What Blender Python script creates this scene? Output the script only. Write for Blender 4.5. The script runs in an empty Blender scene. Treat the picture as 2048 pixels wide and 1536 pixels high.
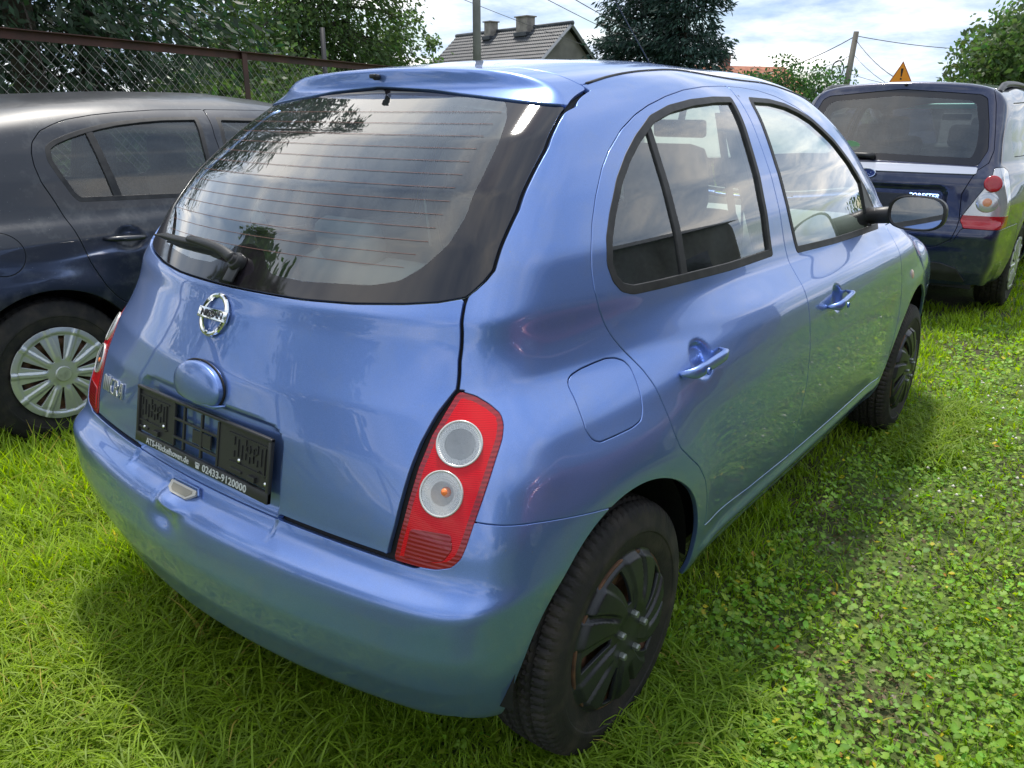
import bpy, math, random
import numpy as np
from mathutils import Vector, Matrix
rng=np.random.default_rng(7); random.seed(7)
sc=bpy.context.scene
COL=sc.collection
R=math.radians
# ---------------------------------------------------------------- camera
CAM=(-.7362,-1.5158,1.3586); YAW,PITCH,ROLL,FPX=.6753,.3318,.0040,1560.06
cd=bpy.data.cameras.new('camera'); cam=bpy.data.objects.new('camera',cd); COL.objects.link(cam); sc.camera=cam
_f=Vector((math.cos(YAW)*math.cos(PITCH),math.sin(YAW)*math.cos(PITCH),-math.sin(PITCH)))
_r=Vector((math.sin(YAW),-math.cos(YAW),0)); _u=_r.cross(_f)
_r2=_r*math.cos(ROLL)+_u*math.sin(ROLL); _u2=_u*math.cos(ROLL)-_r*math.sin(ROLL)
cam.matrix_world=Matrix(((_r2.x,_u2.x,-_f.x,CAM[0]),(_r2.y,_u2.y,-_f.y,CAM[1]),(_r2.z,_u2.z,-_f.z,CAM[2]),(0,0,0,1)))
cd.sensor_fit='HORIZONTAL'; cd.sensor_width=36; cd.lens=36*FPX/2048; cd.clip_start=.05; cd.clip_end=3000
# ---------------------------------------------------------------- light
SUN_EL,SUN_AZ=R(68),R(44)            # azimuth from +x towards +y
sdir=Vector((math.cos(SUN_EL)*math.cos(SUN_AZ),math.cos(SUN_EL)*math.sin(SUN_AZ),math.sin(SUN_EL)))
sd=bpy.data.lights.new('sun','SUN'); sd.energy=3.6; sd.angle=R(6.0); sd.color=(1,.95,.87)
so=bpy.data.objects.new('sun',sd); COL.objects.link(so); so.location=(0,0,20); so.rotation_euler=sdir.to_track_quat('Z','Y').to_euler()
w=bpy.data.worlds.new('World'); sc.world=w; w.use_nodes=True
nt=w.node_tree; N=nt.nodes; L=nt.links; N.clear()
def nd(t,**k):
    n=N.new(t)
    for a,b in k.items(): setattr(n,a,b)
    return n
sky=nd('ShaderNodeTexSky',sky_type='NISHITA'); sky.sun_disc=False; sky.sun_elevation=SUN_EL; sky.sun_rotation=R(90)-SUN_AZ; sky.air_density=1.1; sky.dust_density=.6
bg1=nd('ShaderNodeBackground'); bg1.inputs[1].default_value=.12
tc=nd('ShaderNodeTexCoord'); sx=nd('ShaderNodeSeparateXYZ'); L.new(tc.outputs['Generated'],sx.inputs[0])
# cloud layer: direction projected on a flat deck
mz=nd('ShaderNodeMath',operation='MAXIMUM'); mz.inputs[1].default_value=0.0; L.new(sx.outputs[2],mz.inputs[0])
az=nd('ShaderNodeMath',operation='ADD'); az.inputs[1].default_value=.16; L.new(mz.outputs[0],az.inputs[0])
dx=nd('ShaderNodeMath',operation='DIVIDE'); dy=nd('ShaderNodeMath',operation='DIVIDE')
L.new(sx.outputs[0],dx.inputs[0]); L.new(az.outputs[0],dx.inputs[1]); L.new(sx.outputs[1],dy.inputs[0]); L.new(az.outputs[0],dy.inputs[1])
cx=nd('ShaderNodeCombineXYZ'); L.new(dx.outputs[0],cx.inputs[0]); L.new(dy.outputs[0],cx.inputs[1])
n1=nd('ShaderNodeTexNoise'); n1.inputs['Scale'].default_value=.85; n1.inputs['Detail'].default_value=9; n1.inputs['Roughness'].default_value=.56; n1.inputs['Distortion'].default_value=.25; L.new(cx.outputs[0],n1.inputs['Vector'])
cr=nd('ShaderNodeValToRGB'); cr.color_ramp.elements[0].position=.36; cr.color_ramp.elements[1].position=.47; L.new(n1.outputs[0],cr.inputs[0])
# cloud brightness: second noise, lit side vs grey bases
ad=nd('ShaderNodeVectorMath',operation='ADD'); ad.inputs[1].default_value=(.16,.26,3.1); L.new(cx.outputs[0],ad.inputs[0])
n2=nd('ShaderNodeTexNoise'); n2.inputs['Scale'].default_value=1.25; n2.inputs['Detail'].default_value=8; n2.inputs['Roughness'].default_value=.6; L.new(ad.outputs[0],n2.inputs['Vector'])
cr2=nd('ShaderNodeValToRGB'); e=cr2.color_ramp.elements; e[0].position=.36; e[0].color=(.34,.46,.66,1); e[1].position=.63; e[1].color=(1.25,1.22,1.18,1)
m=e.new(.50); m.color=(.68,.77,.90,1); L.new(n2.outputs[0],cr2.inputs[0])
bg2=nd('ShaderNodeBackground'); bg2.inputs[1].default_value=1.2; L.new(cr2.outputs[0],bg2.inputs[0])
mx=nd('ShaderNodeMixShader'); L.new(sky.outputs[0],bg1.inputs[0]); L.new(cr.outputs[0],mx.inputs[0]); L.new(bg1.outputs[0],mx.inputs[1]); L.new(bg2.outputs[0],mx.inputs[2])
ow=nd('ShaderNodeOutputWorld'); L.new(mx.outputs[0],ow.inputs[0])
vs=sc.view_settings; vs.view_transform='Standard'; vs.look='None'; vs.exposure=.32; vs.gamma=1; vs.use_curve_mapping=False
sc.render.engine='CYCLES'
sc.cycles.max_bounces=10; sc.cycles.glossy_bounces=5; sc.cycles.transmission_bounces=8; sc.cycles.transparent_max_bounces=12
# ---------------------------------------------------------------- helpers
def mat(name,col=(.5,.5,.5),rough=.5,metal=0,coat=0,coat_r=.03,spec=.5,trans=0,ior=1.45,emit=None,alpha=1):
    m=bpy.data.materials.new(name); m.use_nodes=True; b=m.node_tree.nodes['Principled BSDF']
    b.inputs['Base Color'].default_value=(*col,1); b.inputs['Roughness'].default_value=rough; b.inputs['Metallic'].default_value=metal
    b.inputs['Coat Weight'].default_value=coat; b.inputs['Coat Roughness'].default_value=coat_r; b.inputs['Specular IOR Level'].default_value=spec
    b.inputs['Transmission Weight'].default_value=trans; b.inputs['IOR'].default_value=ior
    return m
def noisecol(m,c1,c2,scale=5,detail=4,coord='Object',lo=.35,hi=.65,bump=0,bscale=None,bdist=.01,stretch=None,c3=None):
    t=m.node_tree; b=t.nodes['Principled BSDF']; tc=t.nodes.new('ShaderNodeTexCoord')
    src=tc.outputs[coord]
    if stretch:
        mp=t.nodes.new('ShaderNodeMapping'); mp.inputs['Scale'].default_value=stretch; t.links.new(src,mp.inputs[0]); src=mp.outputs[0]
    n=t.nodes.new('ShaderNodeTexNoise'); n.inputs['Scale'].default_value=scale; n.inputs['Detail'].default_value=detail; t.links.new(src,n.inputs['Vector'])
    r=t.nodes.new('ShaderNodeValToRGB'); r.color_ramp.elements[0].position=lo; r.color_ramp.elements[1].position=hi
    r.color_ramp.elements[0].color=(*c1,1); r.color_ramp.elements[1].color=(*c2,1)
    if c3: q=r.color_ramp.elements.new((lo+hi)/2); q.color=(*c3,1)
    t.links.new(n.outputs[0],r.inputs[0]); t.links.new(r.outputs[0],b.inputs['Base Color'])
    if bump:
        n3=t.nodes.new('ShaderNodeTexNoise'); n3.inputs['Scale'].default_value=bscale or scale*4; n3.inputs['Detail'].default_value=5; t.links.new(src,n3.inputs['Vector'])
        bp=t.nodes.new('ShaderNodeBump'); bp.inputs['Strength'].default_value=bump; bp.inputs['Distance'].default_value=bdist
        t.links.new(n3.outputs[0],bp.inputs['Height']); t.links.new(bp.outputs[0],b.inputs['Normal'])
    return m
def meshobj(name,V,F,m,parent=None,Nn=None,smooth=True,label=None,cat=None,group=None,kind=None,loc=None,link=True,mi=None):
    me=bpy.data.meshes.new(name); V=np.asarray(V,np.float32)
    if isinstance(F,np.ndarray):
        k=F.shape[1]; nF=len(F)
        me.vertices.add(len(V)); me.vertices.foreach_set('co',V.ravel())
        me.loops.add(nF*k); me.loops.foreach_set('vertex_index',F.ravel().astype(np.int32))
        me.polygons.add(nF); me.polygons.foreach_set('loop_start',(np.arange(nF)*k).astype(np.int32))
        me.update(calc_edges=True)
    else:
        me.from_pydata([tuple(map(float,v)) for v in V],[],[tuple(int(i) for i in f) for f in F]); me.update()
    if smooth: me.polygons.foreach_set('use_smooth',np.ones(len(me.polygons),bool))
    if Nn is not None:
        me.normals_split_custom_set_from_vertices(np.asarray(Nn,np.float32).tolist())
    for mm in (m if isinstance(m,(list,tuple)) else [m]): me.materials.append(mm)
    if mi is not None: me.polygons.foreach_set('material_index',np.asarray(mi,np.int32))
    o=bpy.data.objects.new(name,me)
    if link: COL.objects.link(o)
    if parent is not None: o.parent=parent
    if loc is not None: o.location=loc
    tag(o,label,cat,group,kind); return o
def tag(o,label=None,cat=None,group=None,kind=None):
    if label: o['label']=label
    if cat: o['category']=cat
    if group: o['group']=group
    if kind: o['kind']=kind
    return o
def empty(name,loc=(0,0,0),rz=0,label=None,cat=None,group=None):
    o=bpy.data.objects.new(name,None); o.empty_display_size=.2; COL.objects.link(o); o.location=loc; o.rotation_euler=(0,0,rz)
    return tag(o,label,cat,group)
class MB:
    def __init__(s): s.V=[];s.F=[]
    def add(s,V,F):
        n=len(s.V); s.V+= [tuple(map(float,v)) for v in V]; s.F+=[tuple(i+n for i in f) for f in F]; return s
    def box(s,c,d,rot=None,bev=0):
        x,y,z=[a/2 for a in d]; b=min(bev,x*.9,y*.9,z*.9)
        if b<=0:
            P=[(i*x,j*y,k*z) for i in(-1,1) for j in(-1,1) for k in(-1,1)]; F=[(0,1,3,2),(4,6,7,5),(0,4,5,1),(2,3,7,6),(0,2,6,4),(1,5,7,3)]
        else:
            bm=__import__('bmesh').new(); __import__('bmesh').ops.create_cube(bm,size=1)
            for v in bm.verts: v.co=Vector((v.co.x*2*x,v.co.y*2*y,v.co.z*2*z))
            __import__('bmesh').ops.bevel(bm,geom=bm.edges[:],offset=b,segments=2,affect='EDGES',profile=.5)
            bm.verts.index_update(); P=[tuple(v.co) for v in bm.verts]; F=[tuple(v.index for v in f.verts) for f in bm.faces]; bm.free()
        M=rot or Matrix.Identity(3); c=Vector(c); return s.add([tuple(M@Vector(p)+c) for p in P],F)
    def tube(s,pts,r,n=8,caps=True):
        pts=[Vector(p) for p in pts]; rr=r if isinstance(r,(list,tuple)) else [r]*len(pts); V=[];F=[]
        ref=Vector((0,0,1))
        d0=(pts[1]-pts[0]).normalized()
        if abs(d0.z)>.9: ref=Vector((1,0,0))
        u=d0.cross(ref).normalized()
        for i,p in enumerate(pts):
            d=(pts[min(i+1,len(pts)-1)]-pts[max(i-1,0)]).normalized(); u=(u-d*u.dot(d)).normalized(); v=d.cross(u)
            for k in range(n):
                a=2*math.pi*k/n; V.append(p+(u*math.cos(a)+v*math.sin(a))*rr[i])
        for i in range(len(pts)-1):
            for k in range(n): a=i*n+k;b=i*n+(k+1)%n; F.append((a,b,b+n,a+n))
        if caps: F.append(tuple(range(n))[::-1]); F.append(tuple((len(pts)-1)*n+k for k in range(n)))
        return s.add(V,F)
    def lathe(s,prof,n=32,axis='y',c=(0,0,0),close=False,a0=0,a1=2*math.pi):
        # prof: (radius, height along axis)
        V=[];F=[]; full=abs(a1-a0-2*math.pi)<1e-6; m=n if full else n+1
        for r,h in prof:
            for k in range(m):
                a=a0+(a1-a0)*k/n; ca,sa=r*math.cos(a),r*math.sin(a)
                V.append({'y':(c[0]+ca,c[1]+h,c[2]+sa),'z':(c[0]+ca,c[1]+sa,c[2]+h),'x':(c[0]+h,c[1]+ca,c[2]+sa)}[axis])
        for i in range(len(prof)-1):
            for k in range(n): a=i*m+k;b=i*m+(k+1)%m; F.append((a,b,b+m,a+m))
        return s.add(V,F)
    def prism(s,poly,d,M=None):
        # poly in local xy extruded along z by d
        n=len(poly); V=[(p[0],p[1],0) for p in poly]+[(p[0],p[1],d) for p in poly]
        F=[tuple(range(n))[::-1],tuple(range(n,2*n))]+[(i,(i+1)%n,n+(i+1)%n,n+i) for i in range(n)]
        if M is not None: V=[tuple(M@Vector(v)) for v in V]
        return s.add(V,F)
    def xform(s,M):
        s.V=[tuple(M@Vector(v)) for v in s.V]; return s
    def build(s,name,m,parent=None,smooth=False,autos=None,**k):
        o=meshobj(name,s.V,s.F,m,parent,smooth=smooth,**k)
        if autos:
            me=o.data; me.polygons.foreach_set('use_smooth',np.ones(len(me.polygons),bool)); me.set_sharp_from_angle(angle=R(autos))
        return o
def textmesh(txt,size,depth,name,m,M,parent=None,bold=0,spacing=1,shear=0,sx=1,**k):
    cu=bpy.data.curves.new('t','FONT'); cu.body=txt; cu.size=size; cu.extrude=depth; cu.align_x='CENTER'; cu.align_y='CENTER'; cu.offset=bold; cu.space_character=spacing; cu.shear=shear; cu.resolution_u=2
    o=bpy.data.objects.new('t',cu); COL.objects.link(o)
    dg=bpy.context.evaluated_depsgraph_get(); me=bpy.data.meshes.new_from_object(o.evaluated_get(dg)); bpy.data.objects.remove(o); bpy.data.curves.remove(cu)
    me.transform(M@Matrix.Diagonal((sx,1,1,1))); me.materials.clear(); me.materials.append(m); me.name=name
    q=bpy.data.objects.new(name,me); COL.objects.link(q)
    if parent is not None: q.parent=parent
    tag(q,**k); return q
def frame(o,xd,yd):
    # matrix with origin o, local x along xd, local y along yd, z = x cross y
    x=Vector(xd).normalized(); z=x.cross(Vector(yd)).normalized(); y=z.cross(x)
    return Matrix(((x.x,y.x,z.x,o[0]),(x.y,y.y,z.y,o[1]),(x.z,y.z,z.z,o[2]),(0,0,0,1)))
# ---------------------------------------------------------------- car shells: smooth level-set surface, cut into panels
def solve_shell(f,lo,hi,ilo,ihi,h):
    xs=np.arange(lo[0],hi[0]+h*.5,h); ys=np.arange(-hi[1],hi[1]+h*.5,h); zs=np.arange(lo[2],hi[2]+h*.5,h)
    nx,ny,nz=len(xs),len(ys),len(zs)
    def grid(I,J,K): return I.ravel(),J.ravel(),K.ravel()
    fl=[]; 
    def face(A,B,fn,flip):
        a,b=np.meshgrid(A,B,indexing='ij'); I,J,K=fn(a,b)
        idx=(I.astype(np.int64)*4096+J)*4096+K; q=np.stack([idx[:-1,:-1],idx[1:,:-1],idx[1:,1:],idx[:-1,1:]],-1).reshape(-1,4)
        fl.append(q[:,::-1] if flip else q)
    o=lambda a,v:np.full_like(a,v)
    face(np.arange(ny),np.arange(nz),lambda a,b:(o(a,0),a,b),True)
    face(np.arange(ny),np.arange(nz),lambda a,b:(o(a,nx-1),a,b),False)
    face(np.arange(nx),np.arange(nz),lambda a,b:(a,o(a,0),b),False)
    face(np.arange(nx),np.arange(nz),lambda a,b:(a,o(a,ny-1),b),True)
    face(np.arange(nx),np.arange(ny),lambda a,b:(a,b,o(a,nz-1)),False)
    Q=np.concatenate(fl); u,inv=np.unique(Q,return_inverse=True); Q=inv.reshape(Q.shape)
    K=u%4096; J=(u//4096)%4096; I=u//(4096*4096)
    B=np.stack([xs[I],ys[J],zs[K]],1)
    l=np.array([xs[0],ys[0],zs[0]]); hh=np.array([xs[-1],ys[-1],zs[-1]])
    il=np.array([ilo[0],-ihi[1],ilo[2]]); ih=np.array(ihi)
    A=il+(B-l)/(hh-l)*(ih-il)
    d=B-A; t0=np.zeros(len(B)); t1=np.ones(len(B))*1.0
    for _ in range(22):
        tm=(t0+t1)/2; s=f(A+d*tm[:,None])<0; t0=np.where(s,tm,t0); t1=np.where(s,t1,tm)
    V=A+d*((t0+t1)/2)[:,None]
    Nn=fgrad(f,V)
    F=np.concatenate([Q[:,[0,1,2]],Q[:,[0,2,3]]])
    # orient
    fn=np.cross(V[F[:,1]]-V[F[:,0]],V[F[:,2]]-V[F[:,0]]); ok=(fn*Nn[F[:,0]]).sum(1)<0
    F[ok]=F[ok][:,::-1]
    return Sh(V,Nn,F)
def fgrad(f,V,e=2e-3):
    g=np.stack([f(V+np.eye(3)[i]*e)-f(V-np.eye(3)[i]*e) for i in range(3)],1)
    return g/np.maximum(np.linalg.norm(g,axis=1,keepdims=True),1e-12)
class Sh:
    def __init__(s,V,Nn,F): s.V,s.N,s.F=V,Nn,F
    def compact(s):
        u,inv=np.unique(s.F,return_inverse=True); return Sh(s.V[u],s.N[u],inv.reshape(s.F.shape))
    def sub(s,maskV):
        k=maskV[s.F].any(1); return Sh(s.V,s.N,s.F[k]).compact()
    def clip(s,fd):
        # keep fd<0
        if len(s.F)==0: return s
        fd=np.where(np.abs(fd)<2e-6,2e-6,fd); ins=fd<0; c=ins[s.F].sum(1)
        full=s.F[c==3]; out=[full]
        V,Nn=s.V,s.N; newE={}
        part=s.F[(c==1)|(c==2)]
        if len(part)==0: return Sh(V,Nn,full).compact() if len(full) else Sh(V[:0],Nn[:0],full)
        cp=ins[part].sum(1)
        def rot(T,one):
            k=(ins[T]==one).argmax(1); return np.stack([T[np.arange(len(T)),(k+i)%3] for i in range(3)],1)
        t1=rot(part[cp==1],True); t2=rot(part[cp==2],False)
        ed=np.concatenate([t1[:,[0,1]],t1[:,[0,2]],t2[:,[0,1]],t2[:,[0,2]]]); es=np.sort(ed,1)
        key=es[:,0].astype(np.int64)*len(V)+es[:,1]; u,inv=np.unique(key,return_inverse=True)
        a=u//len(V); b=u%len(V); w=fd[a]/(fd[a]-fd[b]); NV=V[a]+(V[b]-V[a])*w[:,None]; NN=Nn[a]+(Nn[b]-Nn[a])*w[:,None]; NN/=np.maximum(np.linalg.norm(NN,axis=1,keepdims=True),1e-9)
        inv=inv+len(V); n1,n2=len(t1),len(t2)
        e1,e2,e3,e4=inv[:n1],inv[n1:2*n1],inv[2*n1:2*n1+n2],inv[2*n1+n2:]
        out.append(np.stack([t1[:,0],e1,e2],1)); out.append(np.stack([e3,t2[:,1],t2[:,2]],1)); out.append(np.stack([e3,t2[:,2],e4],1))
        return Sh(np.concatenate([V,NV]),np.concatenate([Nn,NN]),np.concatenate(out)).compact()
    def cut(s,g,off=0.,true=True):
        # g: field function of points (negative inside); keep g<off, distance measured along the surface
        return s.clip(tdist(g,s.V,s.N,true)-off)
    def hem(s,depth=.014,r=.0022,skip=None):
        # turn the open edge inwards
        F=s.F; E=np.concatenate([F[:,[0,1]],F[:,[1,2]],F[:,[2,0]]]); opp=np.concatenate([F[:,2],F[:,0],F[:,1]])
        es=np.sort(E,1); key=es[:,0].astype(np.int64)*len(s.V)+es[:,1]; u,ix,cnt=np.unique(key,return_index=True,return_counts=True)
        bi=ix[cnt==1]; Eb=E[bi]; ob=opp[bi]
        if len(Eb)==0: return s
        d=s.V[Eb[:,1]]-s.V[Eb[:,0]]; mid=(s.V[Eb[:,0]]+s.V[Eb[:,1]])/2-s.V[ob]; dl=np.maximum(np.linalg.norm(d,axis=1,keepdims=True),1e-12)
        d=d/dl; o=mid-d*(mid*d).sum(1,keepdims=True); o/=np.maximum(np.linalg.norm(o,axis=1,keepdims=True),1e-12)
        acc=np.zeros_like(s.V); np.add.at(acc,Eb[:,0],o*dl); np.add.at(acc,Eb[:,1],o*dl)
        vb=np.unique(Eb); m=np.full(len(s.V),-1); 
        out=acc[vb]; n=s.N[vb]; out-=n*(out*n).sum(1,keepdims=True); out/=np.maximum(np.linalg.norm(out,axis=1,keepdims=True),1e-9)
        rings=[(0,0,1,0),(r*.5,r*.35,.7,.7),(r,r*1.1,.15,.98),(r,depth,.0,1)]
        V=[s.V];Nn=[s.N];FF=[F]; base=len(s.V); prev=vb
        m[vb]=np.arange(len(vb))
        for k,(oo,dd,nn,on) in enumerate(rings[1:]):
            V.append(s.V[vb]+out*oo-n*dd); q=n*nn+out*on; Nn.append(q/np.linalg.norm(q,axis=1,keepdims=True))
            cur=base+np.arange(len(vb)); a0=prev[m[Eb[:,0]]]; a1=prev[m[Eb[:,1]]]; b0=cur[m[Eb[:,0]]]; b1=cur[m[Eb[:,1]]]
            FF.append(np.stack([a1,a0,b0],1)); FF.append(np.stack([a1,b0,b1],1)); base+=len(vb); prev=cur
        return Sh(np.concatenate(V),np.concatenate(Nn),np.concatenate(FF))
    def offset(s,d): return Sh(s.V+s.N*d,s.N,s.F)
    def obj(s,name,m,parent,hem=True,depth=.012,**k):
        q=s.hem(depth) if hem else s
        return meshobj(name,q.V,q.F,m,parent,Nn=q.N,**k)
def tdist(g,V,Nn,true=True):
    g0=g(V)
    if not true: return g0
    near=np.abs(g0)<.08; out=g0.copy(); P=V[near]; n=Nn[near]
    if len(P)==0: return out
    ref=np.where(np.abs(n[:,2:3])<.8,np.array([[0,0,1.]]),np.array([[1.,0,0]])); t1=np.cross(n,ref); t1/=np.linalg.norm(t1,axis=1,keepdims=True); t2=np.cross(n,t1); e=.002
    g1=(g(P+t1*e)-g(P-t1*e))/(2*e); g2=(g(P+t2*e)-g(P-t2*e))/(2*e); out[near]=g0[near]/np.clip(np.hypot(g1,g2),.25,4); return out
def chaikin(P,n=2):
    P=np.asarray(P,float)
    for _ in range(n):
        Q=np.roll(P,-1,0); P=np.stack([P*.75+Q*.25,P*.25+Q*.75],1).reshape(-1,2)
    return P
def polysdf(P,n=2):
    P=chaikin(P,n) if n else np.asarray(P,float); Q=np.roll(P,-1,0); bb=(P.min(0)-.06,P.max(0)+.06)
    def f(x,y):
        out=np.full(x.shape,.2); k=(x>bb[0][0])&(x<bb[1][0])&(y>bb[0][1])&(y<bb[1][1]); X=x[k];Y=y[k]
        if len(X)==0: return out
        best=np.full(len(X),1e9); ins=np.zeros(len(X),bool)
        for a,b in zip(P,Q):
            ex,ey=b-a; wx=X-a[0]; wy=Y-a[1]; t=np.clip((wx*ex+wy*ey)/(ex*ex+ey*ey+1e-18),0,1); best=np.minimum(best,(wx-ex*t)**2+(wy-ey*t)**2)
            c=(a[1]<=Y)!=(b[1]<=Y)
            if c.any(): ins^=c&(X<a[0]+(Y-a[1])*ex/(ey if ey!=0 else 1e-12))
        out[k]=np.sqrt(best)*np.where(ins,-1,1); return out
    return f
def side(poly,s,n=2):
    # field from outline in (x,z) on side s (-1 right, +1 left)
    sdf=polysdf(poly,n); return lambda P: np.where(P[:,1]*s>.25,sdf(P[:,0],P[:,2]),.2)
def rear(poly,n=2,xmax=1.2):
    sdf=polysdf(poly,n); return lambda P: np.where(P[:,0]<xmax,sdf(P[:,1],P[:,2]),.2)
def union(*g): return lambda P: np.minimum.reduce([q(P) for q in g])
def inter(*g): return lambda P: np.maximum.reduce([q(P) for q in g])
def neg(g): return lambda P:-g(P)
def ip(tab):
    a=np.array(tab,float); return lambda t: np.interp(t,a[:,0],a[:,1])
def gprof(pts,sig,n=5000):
    pts=np.array(pts,float); a,b=pts[0,0],pts[-1,0]
    pad=4*sig; t=np.linspace(a-pad,b+pad,n)
    # linear extrapolation then gaussian smoothing
    v=np.interp(t,pts[:,0],pts[:,1])
    s0=(pts[1,1]-pts[0,1])/(pts[1,0]-pts[0,0]); s1=(pts[-1,1]-pts[-2,1])/(pts[-1,0]-pts[-2,0])
    v=np.where(t<a,pts[0,1]+(t-a)*s0,v); v=np.where(t>b,pts[-1,1]+(t-b)*s1,v)
    dt=t[1]-t[0]; m=int(3*sig/dt)+1; k=np.exp(-.5*(np.arange(-m,m+1)*dt/sig)**2); k/=k.sum()
    vv=np.convolve(np.pad(v,m,mode='reflect',reflect_type='odd'),k,mode='valid')
    return lambda x: np.interp(x,t,vv)
def sst(x,a,b):
    t=np.clip((x-a)/(b-a),0,1); return t*t*(3-2*t)
def smax(a,b,k):
    h=np.maximum(k-np.abs(a-b),0)/k
    return np.maximum(a,b)+h*h*h*k/6
PR=dict(
 W=[(0.1, 0.7023), (0.2, 0.7687), (0.26, 0.790), (0.4, 0.818), (0.55, 0.836), (0.66, 0.826), (0.74, 0.8093), (0.8, 0.7837), (0.845, 0.7501), (0.88, 0.7235), (0.93, 0.7155), (1.0, 0.7125), (1.1, 0.6823), (1.2, 0.6366), (1.3, 0.5886), (1.4, 0.5524), (1.5, 0.49)],
 Wm=[(.10,.68),(.2,.745),(.3,.785),(.405,.803),(.5,.814),(.6,.820),(.704,.817),(.793,.805),(.845,.793),(.886,.775),(.919,.750),(.958,.722),(1.0,.7065),(1.1,.678),(1.2,.640),(1.3,.592),(1.4,.548),(1.5,.50)],
 Rc=[(0.12, 0.1539), (0.2, 0.0702), (0.28, 0.0078), (0.36, -0.0188), (0.44, -0.0287), (0.5, -0.0225), (0.53, -0.0165), (0.547, -0.006), (0.556, 0.012), (0.566, 0.027), (0.580, 0.038), (0.595, 0.0445), (0.61, 0.0485), (0.68, 0.0574), (0.76, 0.0697), (0.84, 0.0937), (0.9, 0.1228), (0.96, 0.1529), (1.0, 0.1677), (1.05, 0.2069), (1.13, 0.2681), (1.22, 0.3539), (1.32, 0.4799), (1.415, 0.6348), (1.44, 0.6396), (1.52, 0.6305)],
 Rq=[(0.2, 0.2532), (0.4, 0.1941), (0.53, 0.172), (0.56, 0.145), (0.6, 0.125), (0.73, 0.206), (0.81, 0.277), (0.9, 0.3486), (1.05, 0.3078), (1.2, 0.255), (1.42, 0.2306)],
 T=[(0.4, 1.4057), (0.62, 1.4634), (0.8, 1.4800), (1.0, 1.501), (1.3, 1.5156), (1.6, 1.5185), (1.8, 1.5195), (2.0, 1.5201), (2.25, 1.4998), (2.42, 1.446), (2.6, 1.3258), (2.8, 1.1807), (3.0, 1.0198), (3.08, 0.9568), (3.2, 0.9163), (3.35, 0.8742), (3.5, 0.8014), (3.6, 0.7161), (3.67, 0.5983), (3.7, 0.4492), (3.72, 0.1995)],
 kac=.22,K=[(0.15, 0.1619), (0.4, 0.143), (0.6, 0.1285), (0.8, 0.1627), (1.0, 0.1566), (1.3, 0.1797)],kbc=.02)
def make(PR,det=None):
    KB=gprof(PR['K'],.05);W=gprof(PR['W'],.012);Wm=gprof(PR['Wm'],.010);Rc=gprof(PR['Rc'],.007);Rq=gprof(PR['Rq'],.04);T0=gprof(PR['T'],.05)
    XR,XF=PR.get('xr',.548),PR.get('xf',2.978)
    def parts(x,y,z):
        ya=np.abs(y)
        w=sst(x,.35,1.4); S=W(z)*(1-w)+Wm(z)*w
        up=sst(z,.80,1.0)
        S=S-(.035*(1-up)+.060*up)*np.clip((1.35-x)/.95,0,3)**2
        uf=sst(z,.82,1.05); S=S-(.018*(1-uf)+.075*uf)*np.clip((x-1.7)/1.2,0,3)**2-.05*np.clip(x-2.65,0,3)**2*(1-uf)-.02*sst(z,1.25,1.5)*sst(x,1.2,1.9)
        # front nose narrowing is in T
        # fender flares
        for cx in (XR,XF):
            r=np.hypot(x-cx,z-.30); S=S+.014*np.exp(-((r-.36)/.10)**2)*sst(z,.15,.3)*(1-sst(z,.70,.85))
        a=ya-S
        R=Rc(z)+Rq(z)*ya**2+.22*np.clip(ya-.55,0,1)**2
        b=R-x
        T=T0(x)-(.11+.08*sst(x,1.2,1.8))*ya**2*(1-sst(x,2.6,3.1))-.02*ya**2
        # rear corners of spoiler drop
        T=T-.5*np.clip(ya-.40,0,1)**2*(1-sst(x,.7,1.1))
        # front fender shoulders / bonnet
        T=T-.9*np.clip(ya-.40,0,1)**2*sst(x,2.75,3.0)*(1-.6*sst(x,3.1,3.4))
        cc=(z-T)
        cc=np.where(x>2.9,cc/np.sqrt(1+0*x),cc)
        if det is not None:
            da,db,dc=det(x,y,z); a=a+da; b=b+db; cc=cc+dc
        return a,b,cc
    def f(P):
        x,y,z=P[...,0],P[...,1],P[...,2]
        a,b,c=parts(x,y,z)
        g=smax(b,c,PR['kbc'])
        kk=KB(z); kk=kk+(PR['kac']-kk)*sst(z,1.25,1.42)
        return smax(a,g,kk)
    return f
def dens(P,h=.03,close=True):
    P=[np.array(p,float) for p in P]; o=[]
    for i in range(len(P) if close else len(P)-1):
        a,b=P[i],P[(i+1)%len(P)]; n=max(1,int(np.ceil(np.linalg.norm(b-a)/h))); o+=[a+(b-a)*k/n for k in range(n)]
    return np.array(o)
def bump2(x,z,cx,cz,rx,rz,p=2.): return np.exp(-(((x-cx)/rx)**2+((z-cz)/rz)**2)**(p/2))
def rrect(y,z,cy,cz,hy,hz,r):
    qy=np.abs(y-cy)-hy+r; qz=np.abs(z-cz)-hz+r; return np.hypot(np.maximum(qy,0),np.maximum(qz,0))+np.minimum(np.maximum(qy,qz),0)-r
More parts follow.
